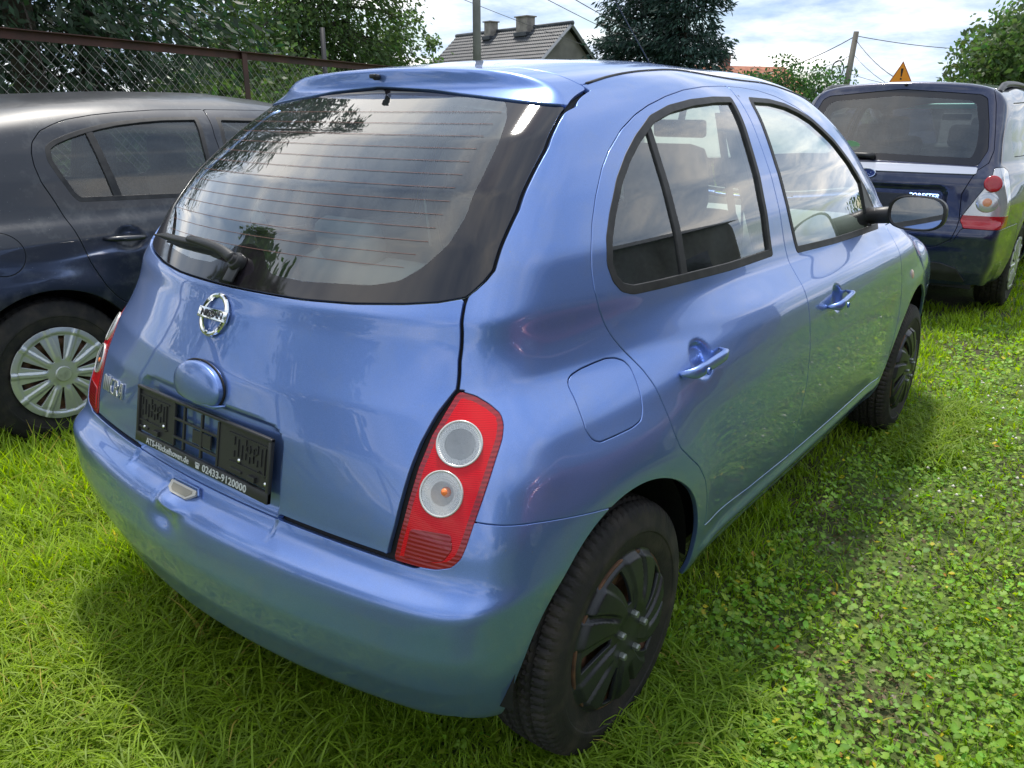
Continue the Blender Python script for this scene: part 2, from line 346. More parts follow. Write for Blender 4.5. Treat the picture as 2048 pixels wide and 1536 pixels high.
def micra_det(x,y,z):
    da=0*x; db=0*x; dc=0*x
    for hx,hz in ((.885,.822),(1.80,.812)):
        da=da+.018*bump2(x,z,hx+.012,hz,.040,.036,6)
    da=da-.009*np.exp(-((z-.318)/.022)**2)*sst(x,.9,.97)*(1-sst(x,2.5,2.6))
    top=.781-.10*y**2-1.2*np.clip(np.abs(y)-.19,0,1)**2
    q=rrect(y,z-(top-.781),0,.678,.278,.103,.03); db=db+.016*(1-sst(q,-.010,.004))*(1-sst(x,.4,.5))*sst(z,.585,.60)
    k=(1-sst(x,.3,.5)); db=db+k*(.013*bump2(y,z,.055,.508,.050,.022,2.)-.014*bump2(y,z,.030,.549,.060,.014,3)+.005*bump2(y,z,.10,.55,.012,.02,2))
    db=db+k*.007*sst(z,.553,.563)*(1-sst(np.abs(y),.27,.29))*(1-sst(z,.585,.595))
    return da,db,dc
f_m=make(PR,micra_det)
H_SH=.0085
SH=solve_shell(f_m,(-.12,0,.20),(3.82,.93,1.60),(.55,0,.42),(3.05,.28,.88),H_SH)
RD=[(1.550,1.441),(1.497,1.440),(1.35,1.434),(1.221,1.423),(1.105,1.405),(1.001,1.383),(.925,1.361),(.848,1.330),(.776,1.288),(.728,1.252),(.676,1.199),(.635,1.146),(.608,1.099),(.596,1.061),(.592,1.023),(.598,.985),(.611,.950),(.626,.921),(.645,.895),(.664,.870),(.679,.845),(.690,.815),(.701,.765),(.714,.705),(.731,.666),(.772,.630),(.815,.595),(.852,.548),(.882,.492),(.900,.440),(.906,.395),(1.23,.370),(1.549,.358),(1.549,.5),(1.552,.6),(1.551,.7),(1.551,.85),(1.548,.93),(1.547,1.0),(1.552,1.15),(1.550,1.3)]
FD=[(1.552,1.441),(1.66,1.441),(1.784,1.436),(1.897,1.420),(2.014,1.391),(2.119,1.352),(2.236,1.295),(2.374,1.211),(2.539,1.115),(2.68,1.02),(2.72,.965),(2.675,.93),(2.64,.89),(2.64,.839),(2.65,.732),(2.65,.66),(2.63,.566),(2.611,.49),(2.59,.41),(2.565,.350),(1.549,.358),(1.549,.5),(1.552,.6),(1.551,.7),(1.551,.85),(1.548,.93),(1.547,1.0),(1.552,1.15),(1.550,1.3)]
RW=[(.983,1.360),(1.089,1.384),(1.220,1.400),(1.365,1.409),(1.500,1.411),(1.490,1.33),(1.476,1.226),(1.462,1.136),(1.452,1.05),(1.448,.985),(1.164,.984),(.956,.988),(.824,.990),(.721,.993),(.679,1.005),(.656,1.029),(.647,1.066),(.665,1.116),(.704,1.166),(.765,1.230),(.828,1.278),(.894,1.318)]
FW=[(1.645,1.413),(1.808,1.411),(1.922,1.400),(2.014,1.381),(2.103,1.355),(2.255,1.286),(2.389,1.204),(2.525,1.108),(2.62,1.035),(2.655,.985),(2.56,.945),(1.989,.957),(1.628,.970),(1.608,1.091),(1.604,1.225),(1.612,1.322),(1.625,1.39)]
FU=[(.453,.858),(.459,.868),(.475,.875),(.508,.880),(.556,.883),(.589,.884),(.616,.880),(.638,.870),(.647,.855),(.643,.831),(.635,.805),(.623,.776),(.608,.761),(.573,.756),(.514,.756),(.463,.757),(.446,.767),(.438,.787),(.443,.814),(.450,.838)]
LAMPT=[(.247,-.609,.884),(.261,-.633,.877),(.271,-.657,.864),(.277,-.678,.849),(.270,-.691,.833),(.255,-.700,.814),(.227,-.707,.783),(.198,-.712,.745),(.164,-.712,.689),(.144,-.710,.649),(.133,-.706,.626),(.122,-.693,.609),(.110,-.668,.600),(.102,-.638,.597),(.091,-.580,.596),(.102,-.582,.632),(.125,-.587,.698),(.152,-.590,.760),(.185,-.594,.814),(.214,-.601,.851),(.239,-.606,.879)]
r2=math.sqrt(.5)
def diag(poly3,s,n=1):
    sdf=polysdf(dens([((p[0]+abs(p[1]))*r2,p[2]) for p in poly3],.015),n)
    return lambda P: np.where((P[:,1]*s>.4)&(P[:,0]<.6),sdf((P[:,0]+np.abs(P[:,1]))*r2,P[:,2]),.2)
Yh=ip([(.55,.562),(.6,.563),(.654,.571),(.729,.575),(.798,.580),(.851,.591),(.887,.603),(.906,.598),(.933,.590),(.986,.582),(1.03,.571),(1.044,.570),(1.053,.577),(1.069,.586),(1.087,.591),(1.188,.573),(1.299,.540),(1.377,.511),(1.416,.483),(1.46,.45)])
Zb=ip([(0,1.009),(.231,1.010),(.355,1.015),(.462,1.024),(.525,1.032),(.568,1.042),(.6,1.06)])
Zt=ip([(0,1.420),(.178,1.412),(.326,1.398),(.461,1.384),(.509,1.379),(.6,1.36)])
Xg=lambda y:.70+.50*y**2
Yd=ip([(.7,.48),(.82,.470),(.93,.458),(1.12,.442),(1.37,.430),(1.9,.430),(2.4,.47)])
hw=lambda P:np.abs(P[:,1])-Yh(P[:,2])                                  # hatch opening half width
nearR=lambda P:P[:,0]-1.15
g_open=inter(hw,lambda P:P[:,0]-Xg(P[:,1]),lambda P:.600-P[:,2]-(-.010)*(np.abs(P[:,1])<-1))  # whole tailgate
g_lowz=lambda P:(.600-.012*(1-sst(np.abs(P[:,1]),.275,.285)))-P[:,2]
g_tail=inter(hw,g_lowz,lambda P:P[:,2]-Zb(np.abs(P[:,1])),nearR)
g_glass=inter(hw,lambda P:Zb(np.abs(P[:,1]))-P[:,2],lambda P:P[:,2]-Zt(np.abs(P[:,1])),nearR)
g_spoil=inter(hw,lambda P:Zt(np.abs(P[:,1]))-P[:,2],lambda P:P[:,0]-Xg(P[:,1]))
g_gate=union(g_tail,g_glass,g_spoil)
g_roof=inter(lambda P:np.abs(P[:,1])-Yd(P[:,0]),lambda P:Xg(P[:,1])-P[:,0],lambda P:P[:,0]-2.36+.12*P[:,1]**2,lambda P:1.2-P[:,2])
g_ws=inter(lambda P:np.abs(P[:,1])-ip([(2.3,.475),(3.05,.615)])(P[:,0]),lambda P:2.40-.12*P[:,1]**2-P[:,0],lambda P:P[:,0]-3.03+.35*P[:,1]**2,lambda P:.9-P[:,2])
g_hood=inter(lambda P:np.abs(P[:,1])-ip([(2.9,.60),(3.3,.60),(3.7,.42)])(P[:,0]),lambda P:3.04-.35*P[:,1]**2-P[:,0],lambda P:.62-P[:,2])
g_fsplit=ip([(0,.59),(.165,.688),(.191,.683),(.254,.672),(.339,.654),(.405,.640),(.474,.625),(.55,.60)])
g_bump=inter(lambda P:P[:,2]-(.592+(g_fsplit(P[:,0])-.592)*sst(np.abs(P[:,1]),.62,.70)),lambda P:P[:,0]-.60)
g_bumpf=inter(lambda P:P[:,2]-.58,lambda P:3.25-P[:,0])
def arch(cx,cz,Rr): return lambda P: np.where(np.abs(P[:,1])>.3,np.where(P[:,2]>cz,np.hypot(P[:,0]-cx,P[:,2]-cz),np.hypot(P[:,0]-cx,(P[:,2]-cz)*.55))-Rr,.5)
g_ar=union(arch(.545,.30,.342),arch(2.965,.30,.372))
# ---- materials
def paint(name,col,metal=.55,rough=.34,coat=1.):
    m=mat(name,col,rough,metal,coat,.02); t=m.node_tree; b=t.nodes['Principled BSDF']
    tc=t.nodes.new('ShaderNodeTexCoord'); n=t.nodes.new('ShaderNodeTexNoise'); n.inputs['Scale'].default_value=2.2; n.inputs['Detail'].default_value=6; t.links.new(tc.outputs['Object'],n.inputs['Vector'])
    mp=t.nodes.new('ShaderNodeMapRange'); mp.inputs[1].default_value=.3; mp.inputs[2].default_value=.8; mp.inputs[3].default_value=.01; mp.inputs[4].default_value=.05
    t.links.new(n.outputs[0],mp.inputs[0]); t.links.new(mp.outputs[0],b.inputs['Coat Roughness'])
    # metallic flake sparkle under the clear coat
    v=t.nodes.new('ShaderNodeTexVoronoi'); v.inputs['Scale'].default_value=1400; t.links.new(tc.outputs['Object'],v.inputs['Vector'])
    r=t.nodes.new('ShaderNodeHueSaturation'); r.inputs['Color'].default_value=(*col,1)
    q=t.nodes.new('ShaderNodeMapRange'); q.inputs[3].default_value=.88; q.inputs[4].default_value=1.14; t.links.new(v.outputs['Color'],q.inputs[0]); t.links.new(q.outputs[0],r.inputs['Value'])
    # scattered dust specks and faint dried water marks
    v2=t.nodes.new('ShaderNodeTexVoronoi'); v2.inputs['Scale'].default_value=38; t.links.new(tc.outputs['Object'],v2.inputs['Vector'])
    s2=t.nodes.new('ShaderNodeMapRange'); s2.inputs[1].default_value=.035; s2.inputs[2].default_value=.07; s2.inputs[3].default_value=.45; s2.inputs[4].default_value=0; t.links.new(v2.outputs['Distance'],s2.inputs[0])
    n4=t.nodes.new('ShaderNodeTexNoise'); n4.inputs['Scale'].default_value=9; n4.inputs['Detail'].default_value=8; n4.inputs['Roughness'].default_value=.7; t.links.new(tc.outputs['Object'],n4.inputs['Vector'])
    s4=t.nodes.new('ShaderNodeMapRange'); s4.inputs[1].default_value=.5; s4.inputs[2].default_value=.8; s4.inputs[3].default_value=0; s4.inputs[4].default_value=.22; t.links.new(n4.outputs[0],s4.inputs[0])
    m5=t.nodes.new('ShaderNodeMath'); m5.operation='MULTIPLY'; g5=t.nodes.new('ShaderNodeMapRange'); g5.inputs[1].default_value=.45; g5.inputs[2].default_value=.6; t.links.new(n.outputs[0],g5.inputs[0]); t.links.new(s2.outputs[0],m5.inputs[0]); t.links.new(g5.outputs[0],m5.inputs[1])
    a5=t.nodes.new('ShaderNodeMath'); a5.operation='ADD'; a5.use_clamp=True; t.links.new(m5.outputs[0],a5.inputs[0]); t.links.new(s4.outputs[0],a5.inputs[1])
    mm=t.nodes.new('ShaderNodeMix'); mm.data_type='RGBA'; mm.inputs[7].default_value=(.30,.31,.30,1); t.links.new(a5.outputs[0],mm.inputs[0]); t.links.new(r.outputs[0],mm.inputs[6]); t.links.new(mm.outputs[2],b.inputs['Base Color'])
    return m
M_blue=paint('blue_paint',(.145,.240,.540),.70,.34)
M_blk=mat('black_void',(.004,.004,.005),.7)
M_rub=mat('black_rubber',(.014,.014,.016),.55); noisecol(M_rub,(.010,.010,.011),(.026,.025,.025),30,bump=.15,bscale=300,bdist=.001)
M_plas=mat('black_plastic',(.018,.018,.020),.42); noisecol(M_plas,(.015,.015,.017),(.026,.026,.028),12,bump=.12,bscale=900,bdist=.0006)
M_gloss=mat('gloss_black',(.012,.010,.013),.06,coat=.3)
M_chr=mat('chrome',(.80,.80,.78),.08,1)
def glassmat(name,tint,rough=.0,gain=2.0):
    m=bpy.data.materials.new(name); m.use_nodes=True; t=m.node_tree; t.nodes.clear()
    tr=t.nodes.new('ShaderNodeBsdfTransparent'); tr.inputs[0].default_value=(*tint,1); gl=t.nodes.new('ShaderNodeBsdfGlossy'); gl.inputs['Roughness'].default_value=rough; gl.inputs['Color'].default_value=(1,1,1,1)
    fr=t.nodes.new('ShaderNodeFresnel'); fr.inputs[0].default_value=1.52; mu=t.nodes.new('ShaderNodeMath'); mu.operation='MULTIPLY'; mu.inputs[1].default_value=gain; mu.use_clamp=True
    ge=t.nodes.new('ShaderNodeNewGeometry'); t.links.new(fr.outputs[0],mu.inputs[0])
    mx=t.nodes.new('ShaderNodeMixShader'); t.links.new(mu.outputs[0],mx.inputs[0]); t.links.new(tr.outputs[0],mx.inputs[1]); t.links.new(gl.outputs[0],mx.inputs[2])
    # thin film of dust
    df=t.nodes.new('ShaderNodeBsdfDiffuse'); df.inputs[0].default_value=(.38,.43,.46,1); nz=t.nodes.new('ShaderNodeTexNoise'); nz.inputs['Scale'].default_value=6; nz.inputs['Detail'].default_value=8
    mr=t.nodes.new('ShaderNodeMapRange'); mr.inputs[1].default_value=.35; mr.inputs[2].default_value=.75; mr.inputs[3].default_value=.01; mr.inputs[4].default_value=.06; t.links.new(nz.outputs[0],mr.inputs[0])
    m2=t.nodes.new('ShaderNodeMixShader'); t.links.new(mr.outputs[0],m2.inputs[0]); t.links.new(mx.outputs[0],m2.inputs[1]); t.links.new(df.outputs[0],m2.inputs[2])
    o=t.nodes.new('ShaderNodeOutputMaterial'); t.links.new(m2.outputs[0],o.inputs[0]); return m
M_glass=glassmat('window_glass',(.78,.87,.84)); M_glassr=glassmat('rear_window_glass',(.80,.90,.87),gain=2.3)
M_tyre=mat('tyre_rubber',(.016,.015,.015),.75); noisecol(M_tyre,(.012,.011,.011),(.042,.034,.027),14,6,lo=.45,hi=.75,bump=.5,bscale=160,bdist=.002)
M_steel=mat('rusty_steel',(.11,.06,.04),.7,.3); noisecol(M_steel,(.17,.085,.045),(.06,.035,.025),18,5)
M_cap=mat('black_hubcap',(.012,.014,.018),.38); noisecol(M_cap,(.010,.012,.015),(.028,.030,.034),7,6,lo=.4,hi=.8)
M_int=mat('grey_interior',(.38,.40,.38),.8); M_intd=mat('dark_interior',(.03,.032,.036),.85); noisecol(M_intd,(.022,.024,.028),(.045,.047,.052),60)
M_seat=mat('grey_seat_fabric',(.22,.24,.24),.9); M_head=mat('pale_headliner',(.36,.39,.40),.9)
M_red=mat('red_lens',(.58,.001,.008),.22,coat=.25,spec=.25); M_red2=mat('estate_red_lens',(.36,.002,.010),.2,coat=.6); M_redd=mat('dark_red_lens',(.26,.002,.008),.15,coat=.5)
M_clear=mat('clear_lens',(.88,.88,.86),.35,.1,coat=.6); M_bowl=mat('lamp_bowl',(.60,.60,.59),.28,.45); M_cover=glassmat('clear_cover',(.97,.97,.97)); M_clear2=mat('estate_clear_lens',(.50,.50,.53),.15,.55,coat=1); M_amber=mat('amber_bulb',(.85,.22,.06),.3)
# red lens: fine vertical prism ridges
def ridges(m,scale,dist,axis='Z'):
    t=m.node_tree; b=t.nodes['Principled BSDF']; tc=t.nodes.new('ShaderNodeTexCoord'); w_=t.nodes.new('ShaderNodeTexWave'); w_.bands_direction=axis; w_.inputs['Scale'].default_value=scale; w_.inputs['Distortion'].default_value=0
    t.links.new(tc.outputs['Object'],w_.inputs[0]); bp=t.nodes.new('ShaderNodeBump'); bp.inputs['Strength'].default_value=.35; bp.inputs['Distance'].default_value=dist; t.links.new(w_.outputs[1],bp.inputs['Height']); t.links.new(bp.outputs[0],b.inputs['Normal'])
ridges(M_red,95,.0006); ridges(M_redd,42,.0016)
# ---- the blue car
G=.0027; GT=.0045
micra=empty('parked_hatchback',(0,0,0),label='light blue five-door hatchback parked in the middle, nearest the camera, with an empty plate holder',cat='car')
def reflatten(fields): return union(*fields)
side_fields=[]
for s in (-1,1):
    side_fields+= [side(dens(RD),s,1),side(dens(FD),s,1)]
rd={-1:side_fields[0],1:side_fields[2]}; fd_={-1:side_fields[1],1:side_fields[3]}
rw={s:side(dens(RW),s,1) for s in(-1,1)}; fw={s:side(dens(FW),s,1) for s in(-1,1)}
lm={s:diag(LAMPT,s) for s in(-1,1)}
fu=side(dens(FU,.02),-1,1)
def cutall(S,outs,off=G,ins=()):
    for g in ins: S=S.cut(g,-off)
    for g in outs: S=S.cut(neg(g),-off)
    return S
P0=SH.cut(g_ar if False else neg(g_ar),0)                # wheel arches removed
low=lambda P:(.215+.03*sst(P[:,0],.6,.9)*(1-sst(P[:,0],2.5,2.8)))-P[:,2]
P0=P0.cut(low,0)
V=P0.V
tail=cutall(SH,[lm[-1],lm[1]],GT,[g_tail]); tail.obj('tailgate',M_blue,micra)
SHc=solve_shell(f_m,(-.12,0,.20),(3.82,.93,1.60),(.55,0,.42),(3.05,.28,.88),.020)
gl=SH.cut(g_glass,-.0040).offset(-.004)
FR=[(-.385,1.392),(-.410,1.376),(-.438,1.350),(-.463,1.312),(-.486,1.241),(-.501,1.175),(-.498,1.128),(-.466,1.085),(-.43,1.059),(-.376,1.047),(-.209,1.039),(-.115,1.042),(-.085,1.055),(-.055,1.080),(0,1.092),(.055,1.080),(.085,1.055),(.115,1.042),(.209,1.039),(.376,1.047),(.43,1.059),(.466,1.085),(.498,1.128),(.501,1.175),(.486,1.241),(.463,1.312),(.438,1.350),(.410,1.376),(.385,1.392),(0,1.405)]
g_fr=rear(dens(FR,.03),1)
rwin_=gl.cut(g_fr,0); o_rw=rwin_.obj('rear_window',M_glassr,micra,hem=False)
gl.cut(neg(g_fr),0).obj('window_border',M_gloss,o_rw,hem=True,depth=.004)
# heating wires
hw_=MB()
for i in range(13):
    z=1.085+i*.0235; yy=.455-.25*max(0,z-1.2)-.6*max(0,1.13-z); pts=[]
    for k in range(25):
        y=-yy+2*yy*k/24; a=0.;b_=1.2
        for _ in range(24):
            mth=(a+b_)/2
            if f_m(np.array([[mth,y,z]]))[0]>0: a=mth
            else: b_=mth
        pts.append((b_+.0020,y,z-.0018))
    hw_.tube(pts,.00042,4,False)
hw_.build('heating_wires',mat('heater_wire',(.22,.10,.08),.5),o_rw,kind='stuff')
SH.cut(g_spoil,-GT).obj('spoiler',M_blue,micra)
SH.cut(g_roof,-G).obj('roof_panel',M_blue,micra)
yli=ip([(.590,.584),(.632,.588),(.698,.593),(.76,.596),(.814,.600),(.851,.607),(.889,.614)])
g_slot=inter(lambda P:np.abs(P[:,1])-yli(P[:,2]),lambda P:P[:,2]-.886,lambda P:.597-P[:,2],lambda P:P[:,0]-.5)
bb=SH.cut(neg(union(arch(.545,.30,.342))),0).cut(low,0); bb=cutall(bb,[lm[-1],lm[1],g_tail,g_slot],G*.7,[g_bump]); bb.obj('rear_bumper',M_blue,micra,depth=.02)
bf=P0.sub(P0.V[:,0]>3.0).cut(g_bumpf,-G); bf.obj('front_bumper',M_blue,micra)
SHc.cut(g_ws,-.004).offset(-.003).obj('windscreen',M_glass,micra,hem=False)
SHc.cut(g_hood,-G).obj('bonnet',M_blue,micra)
for s in (-1,1):
    sd_=P0.sub(P0.V[:,1]*s>.2)
    d=cutall(sd_.sub(sd_.V[:,0]<1.7),[rw[s]],0,[]); d=d.cut(rd[s],-G); o_rd=d.obj('rear_door',M_blue,micra)
    d=cutall(sd_.sub((sd_.V[:,0]>1.4)&(sd_.V[:,0]<2.9)),[fw[s]],0,[]); d=d.cut(fd_[s],-G); o_fd=d.obj('front_door',M_blue,micra)
    for g,oo,xa,xb in ((rw[s],o_rd,.5,1.7),(fw[s],o_fd,1.4,2.9)):
        q=sd_.sub((sd_.V[:,0]>xa)&(sd_.V[:,0]<xb))
        q.cut(g,-.0015).cut(neg(g),.019).offset(.0015).obj('window_seal',M_rub,oo,depth=.012)
        q.cut(g,-.016).offset(-.006).obj('window',M_glass,oo,hem=False)
    bar=polysdf([(.953,1.355),(.972,1.36),(.951,1.0),(.926,1.0)],0)
    q=sd_.sub((sd_.V[:,0]>.8)&(sd_.V[:,0]<1.1)); q.cut(rw[s],-.018).cut(lambda P:bar(P[:,0],P[:,2]),0).offset(-.001).obj('window_divider',M_rub,o_rd,depth=.008)
    sail=polysdf(dens([(2.47,1.142),(2.60,1.047),(2.655,.985),(2.56,.947),(2.49,.950)],.03),1)
    q=sd_.sub((sd_.V[:,0]>2.3)&(sd_.V[:,0]<2.8)); q.cut(lambda P:sail(P[:,0],P[:,2]),0).offset(.001).obj('mirror_base',M_plas,o_fd,depth=.01)
    # quarter panel + roof rail
    outs=[g_slot,rd[s],fd_[s],lm[s],lambda P:g_gate(P)-.0022,g_roof,g_bump,g_ws]+([fu] if s==-1 else [])
    fen=inter(lambda P:2.60+.04*np.sin((P[:,2]-.4)*4)-P[:,0],lambda P:P[:,2]-.95)
    body=cutall(sd_.sub(sd_.V[:,0]<3.2),outs+[lambda P:np.maximum(2.62-P[:,0],P[:,2]-.945)],G,[])
    if s==-1: fo=SH.cut(fu,-G).obj('fuel_flap',M_blue,micra)
    body.obj('body_side',M_blue,micra)
    f2=sd_.sub(sd_.V[:,0]>2.4).cut(lambda P:np.maximum(2.60-P[:,0],P[:,2]-.945),-G); f2=cutall(f2,[fd_[s],g_hood,g_ws,g_bumpf],G,[]); f2.obj('front_fender',M_blue,micra)
# dark underlay behind the gaps, and the cabin lining
under=SHc.cut(lambda P:.27-P[:,2],0).cut(neg(union(g_glass,g_ws,rw[-1],rw[1],fw[-1],fw[1],g_ar)),.002).offset(-.014)
under.obj('inner_shell',M_blk,micra,hem=False)
lin=SHc.cut(neg(union(g_glass,g_ws,rw[-1],rw[1],fw[-1],fw[1],g_ar)),.004).cut(lambda P:.70-P[:,2],0).offset(-.030)
lin.cut(lambda P:1.36-P[:,2],0).obj('headliner',M_head,micra,hem=False)
lin.cut(lambda P:P[:,2]-1.36,0).obj('cabin_lining',M_int,micra,hem=False)
# roof ditch mouldings
for s in(-1,1):
    b=MB(); 
    def onz(x,y):
        a,b_=.9,1.7
        for _ in range(24):
            m_=(a+b_)/2
            if f_m(np.array([[x,y,m_]]))[0]<0: a=m_
            else: b_=m_
        return a
    b.tube([(x,s*float(Yd(x)),onz(x,float(Yd(x)))-.001) for x in np.linspace(.835,2.34,50)],.0042,6); b.build('roof_moulding',M_rub,micra,smooth=True)
def nrm(P): return fgrad(f_m,np.array([P],float))[0]
def surf_y(x,z,s=-1,f=None):
    f=f or f_m; a,b=.2,1.1
    for _ in range(26):
        m_=(a+b)/2
        if f(np.array([[x,s*m_,z]]))[0]<0: a=m_
        else: b=m_
    return s*a
def surf_x(y,z,f=None,a=1.2,b=-.3):
    f=f or f_m
    for _ in range(26):
        m_=(a+b)/2
        if f(np.array([[m_,y,z]]))[0]<0: a=m_
        else: b=m_
    return a
def catr(P,n=8):
    P=[np.array(p,float) for p in P]; o=[]
    for i in range(len(P)-1):
        a,b,c_,d=P[max(i-1,0)],P[i],P[i+1],P[min(i+2,len(P)-1)]
        for k in range(n):
            t=k/n; o.append(.5*((2*b)+(c_-a)*t+(2*a-5*b+4*c_-d)*t*t+(-a+3*b-3*c_+d)*t**3))
    o.append(P[-1]); return [tuple(map(float,q)) for q in o]
# ---- tail lamps
PAN=[(.1195,-.598,.659),(.145,-.672,.664),(.138,-.682,.640),(.124,-.672,.617),(.112,-.642,.608),(.1035,-.594,.605)]
def axis_r(c,n):
    c=np.array(c);n=np.array(n); 
    def g(P):
        d=P-c; h=d@n; return np.where(np.abs(h)<.08,np.linalg.norm(d-h[:,None]*n,axis=1),.3)
    return g
for s in (-1,1):
    C=[(.202,s*.645,.806),(.153,s*.644,.726)]; RR=[.0415,.0405]
    Nn=[nrm(C[0]),nrm(C[1])]; Nn=[n/np.linalg.norm(n) for n in Nn]
    gs=[(lambda P,g=axis_r(C[k],Nn[k]),r=RR[k]: g(P)-r) for k in(0,1)]
    pan=diag(PAN,s)
    base=SH.sub((SH.V[:,0]<.5)&(SH.V[:,1]*s>.45)&(SH.V[:,2]<1)&(SH.V[:,2]>.5))
    L0=base.cut(lm[s],-.001).offset(-.001); L0=L0.cut(neg(union(*gs)),0)
    lamp_o=L0.cut(neg(pan),0).cut(lm[s],-.011).obj('tail_lamp',M_red,micra,hem=False)
    L0.cut(neg(pan),0).cut(neg(lm[s]),.011).obj('lamp_rim',M_redd,lamp_o,depth=.006)
    base.cut(pan,-.0012).offset(.0005).obj('reflector',M_redd,lamp_o,depth=.003)
    for k in (0,1):
        n=Vector(Nn[k]); M=Matrix.Translation(Vector(C[k]))@n.to_track_quat('Z','Y').to_matrix().to_4x4()
        b=MB(); pr=[(RR[k]+.001,-.004),(RR[k]+.0012,.0018),(RR[k]-.0008,.0022),(RR[k]-.0025,.0008)]; b.lathe(pr,48,'z'); b.xform(M); b.build('bezel_ring',mat('white_bezel',(.55,.55,.53),.25,.3,coat=.6) if 'white_bezel' not in bpy.data.materials else bpy.data.materials['white_bezel'],lamp_o,smooth=True)
        b=MB(); Ro=RR[k]-.002; Ri=RR[k]*(.66 if k==0 else .52); rs_=np.linspace(Ro,Ri,9); NN=132
        Vl=[];Fl=[]
        for i,r in enumerate(rs_):
            for j in range(NN):
                a=2*math.pi*j/NN; Vl.append((r*math.cos(a),r*math.sin(a),-.001-.0045*(Ro-r)/(Ro-Ri)+(.0010 if j%2 else 0)+(.0004 if i%2 else 0)))
        for i in range(8):
            for j in range(NN): Fl.append((i*NN+j,i*NN+(j+1)%NN,(i+1)*NN+(j+1)%NN,(i+1)*NN+j))
        b.add(Vl,Fl); b.xform(M); b.build('lamp_reflector',M_clear,lamp_o,smooth=False)
        b=MB(); prof=[(Ri+.0005,-.004)]+[(max(Ri*(1-i/34),.0003),-.0058-.007*(1-(1-i/34)**2)+(.0008 if i%2 else 0)) for i in range(35)]; b.lathe(prof,64,'z'); b.xform(M); b.build('lamp_bowl',M_bowl,lamp_o,smooth=False)
        if k==1:
            b=MB(); b.lathe([(.0001,.010),(.006,.008),(.0095,0),(.0095,-.010)],14,'z'); b.xform(M@Matrix.Translation((.006,-.004*s,-.006))); b.build('lamp_bulb',M_amber,lamp_o,smooth=True)
        base.cut(gs[k],-.0022).offset(.001).obj('lamp_cover',M_cover,lamp_o,hem=False)
# ---- door handles
f_plain=make(PR)
for s in(-1,1):
    for hx,hz,w_ in((.885,.822,.089),(1.805,.812,.089)):
        P=[]
        for t in np.linspace(-1,1,13):
            x=hx+t*w_; y0=surf_y(x,hz+.003*t,s,f_plain); e_=.026*(1-abs(t)**8)+.006; P.append((x,y0+s*e_,hz+.010*t))
        b=MB(); Vh=[];nn=16
        for i,t in enumerate(np.linspace(-1,1,13)):
            kz=(1-abs(t)**5)**.5 if abs(t)<1 else .05; kz=max(kz,.25)
            for j in range(nn):
                a=2*math.pi*j/nn; ca_,sa_=math.cos(a),math.sin(a); Vh.append((P[i][0]+(.006*t if abs(t)>.9 else 0),P[i][1]+.0085*math.copysign(abs(ca_)**.7,ca_),P[i][2]+(.0135+.002*(t<-.35))*kz*math.copysign(abs(sa_)**.7,sa_)))
        Fh=[(i*nn+j,i*nn+(j+1)%nn,(i+1)*nn+(j+1)%nn,(i+1)*nn+j) for i in range(12) for j in range(nn)]+[tuple(range(nn))[::-1],tuple(12*nn+j for j in range(nn))]; b.add(Vh,Fh)
        b.build('door_handle',M_blue,micra,smooth=True)
        b=MB(); q=P[3]; b.lathe([(.0005,0),(.0085,0),(.0085,-.004)],20,'y',(q[0],q[1]+s*.0150*1.0,q[2])); 
        if s==-1: b.build('lock_cover',M_blue,micra,smooth=False)
# ---- side repeater
for s in(-1,1):
    y=surf_y(2.83,.738,s); n=Vector(nrm((2.83,y,.738))); M=Matrix.Translation((2.83,y,.738))@n.to_track_quat('Z','Y').to_matrix().to_4x4()@Matrix.Diagonal((.75,1.3,1,1))
    b=MB(); b.lathe([(.0003,.007),(.009,.006),(.015,.002),(.016,-.003)],20,'z'); b.xform(M); b.build('side_indicator',mat('indicator_lens',(.65,.48,.36),.2,coat=1),micra,smooth=True)
# ---- number plate holder
Mp=frame((.0617,-.003,.688),(0,-1,0),(math.sin(.198),0,math.cos(.198)))   # x right, y up, z towards viewer
M_hold=mat('holder_plastic',(.028,.028,.029),.34)
pl_=MB()
W2,H2=.2645,.068
for (cx_,cy_,sx_,sy_) in ((0,H2-.004,2*W2,.008),(0,-H2+.0125,2*W2,.025),(-W2+.005,0,.010,2*H2),(W2-.005,0,.010,2*H2)): pl_.box((cx_,cy_,.001 if sx_<.02 else .0012),(sx_,sy_,.010 if sx_<.02 else .0105),bev=.0022)
plate=pl_.xform(Mp).build('plate_holder',M_hold,micra,autos=40)
b=MB(); b.box((-.180,.010,-.0015),(.150,.100,.003)); b.box((.168,.010,-.0015),(.180,.100,.003)); b.box((.010,.002,-.001),(.072,.030,.004))
for x in (-.103,-.062,.009,.074): b.box((x,.008,-.0005),(.007,.098,.006),bev=.001)
for y in (.024,-.019): b.box((-.015,y,-.0002),(.18,.006,.0062),bev=.001)
for s_ in(-1,1):
    cx0=-.195 if s_<0 else .185
    for i in range(9):
        b.box((cx0-.05+i*.0135,.032-.006*(i%3),.001),(.0028,.018+.006*(i%2),.0035),bev=.0007)
        b.box((cx0-.05+i*.0135,.004+.004*(i%2),.001),(.0028,.014,.0035),bev=.0007)
    for x,y,r_ in ((cx0,.026,.008),(cx0+.022,.026,.008),(cx0-.03,-.012,.004),(cx0+.04,-.012,.004)):
        b.lathe([(r_,-.001),(r_,.0028),(r_-.0016,.0028),(r_-.0016,0)],14,'z',(x,y,0))
    b.box((cx0,-.014,.001),(.13,.0028,.0038)); b.box((cx0,.046,.001),(.14,.0025,.0034)); b.box((cx0+.02,-.031,.003),(.024,.012,.008),bev=.001); b.box((cx0-.04,-.030,.001),(.04,.006,.004),bev=.001); b.box((cx0+.058,.012,.001),(.0025,.06,.0035))
b.xform(Mp).build('holder_grid',M_hold,plate,smooth=False)
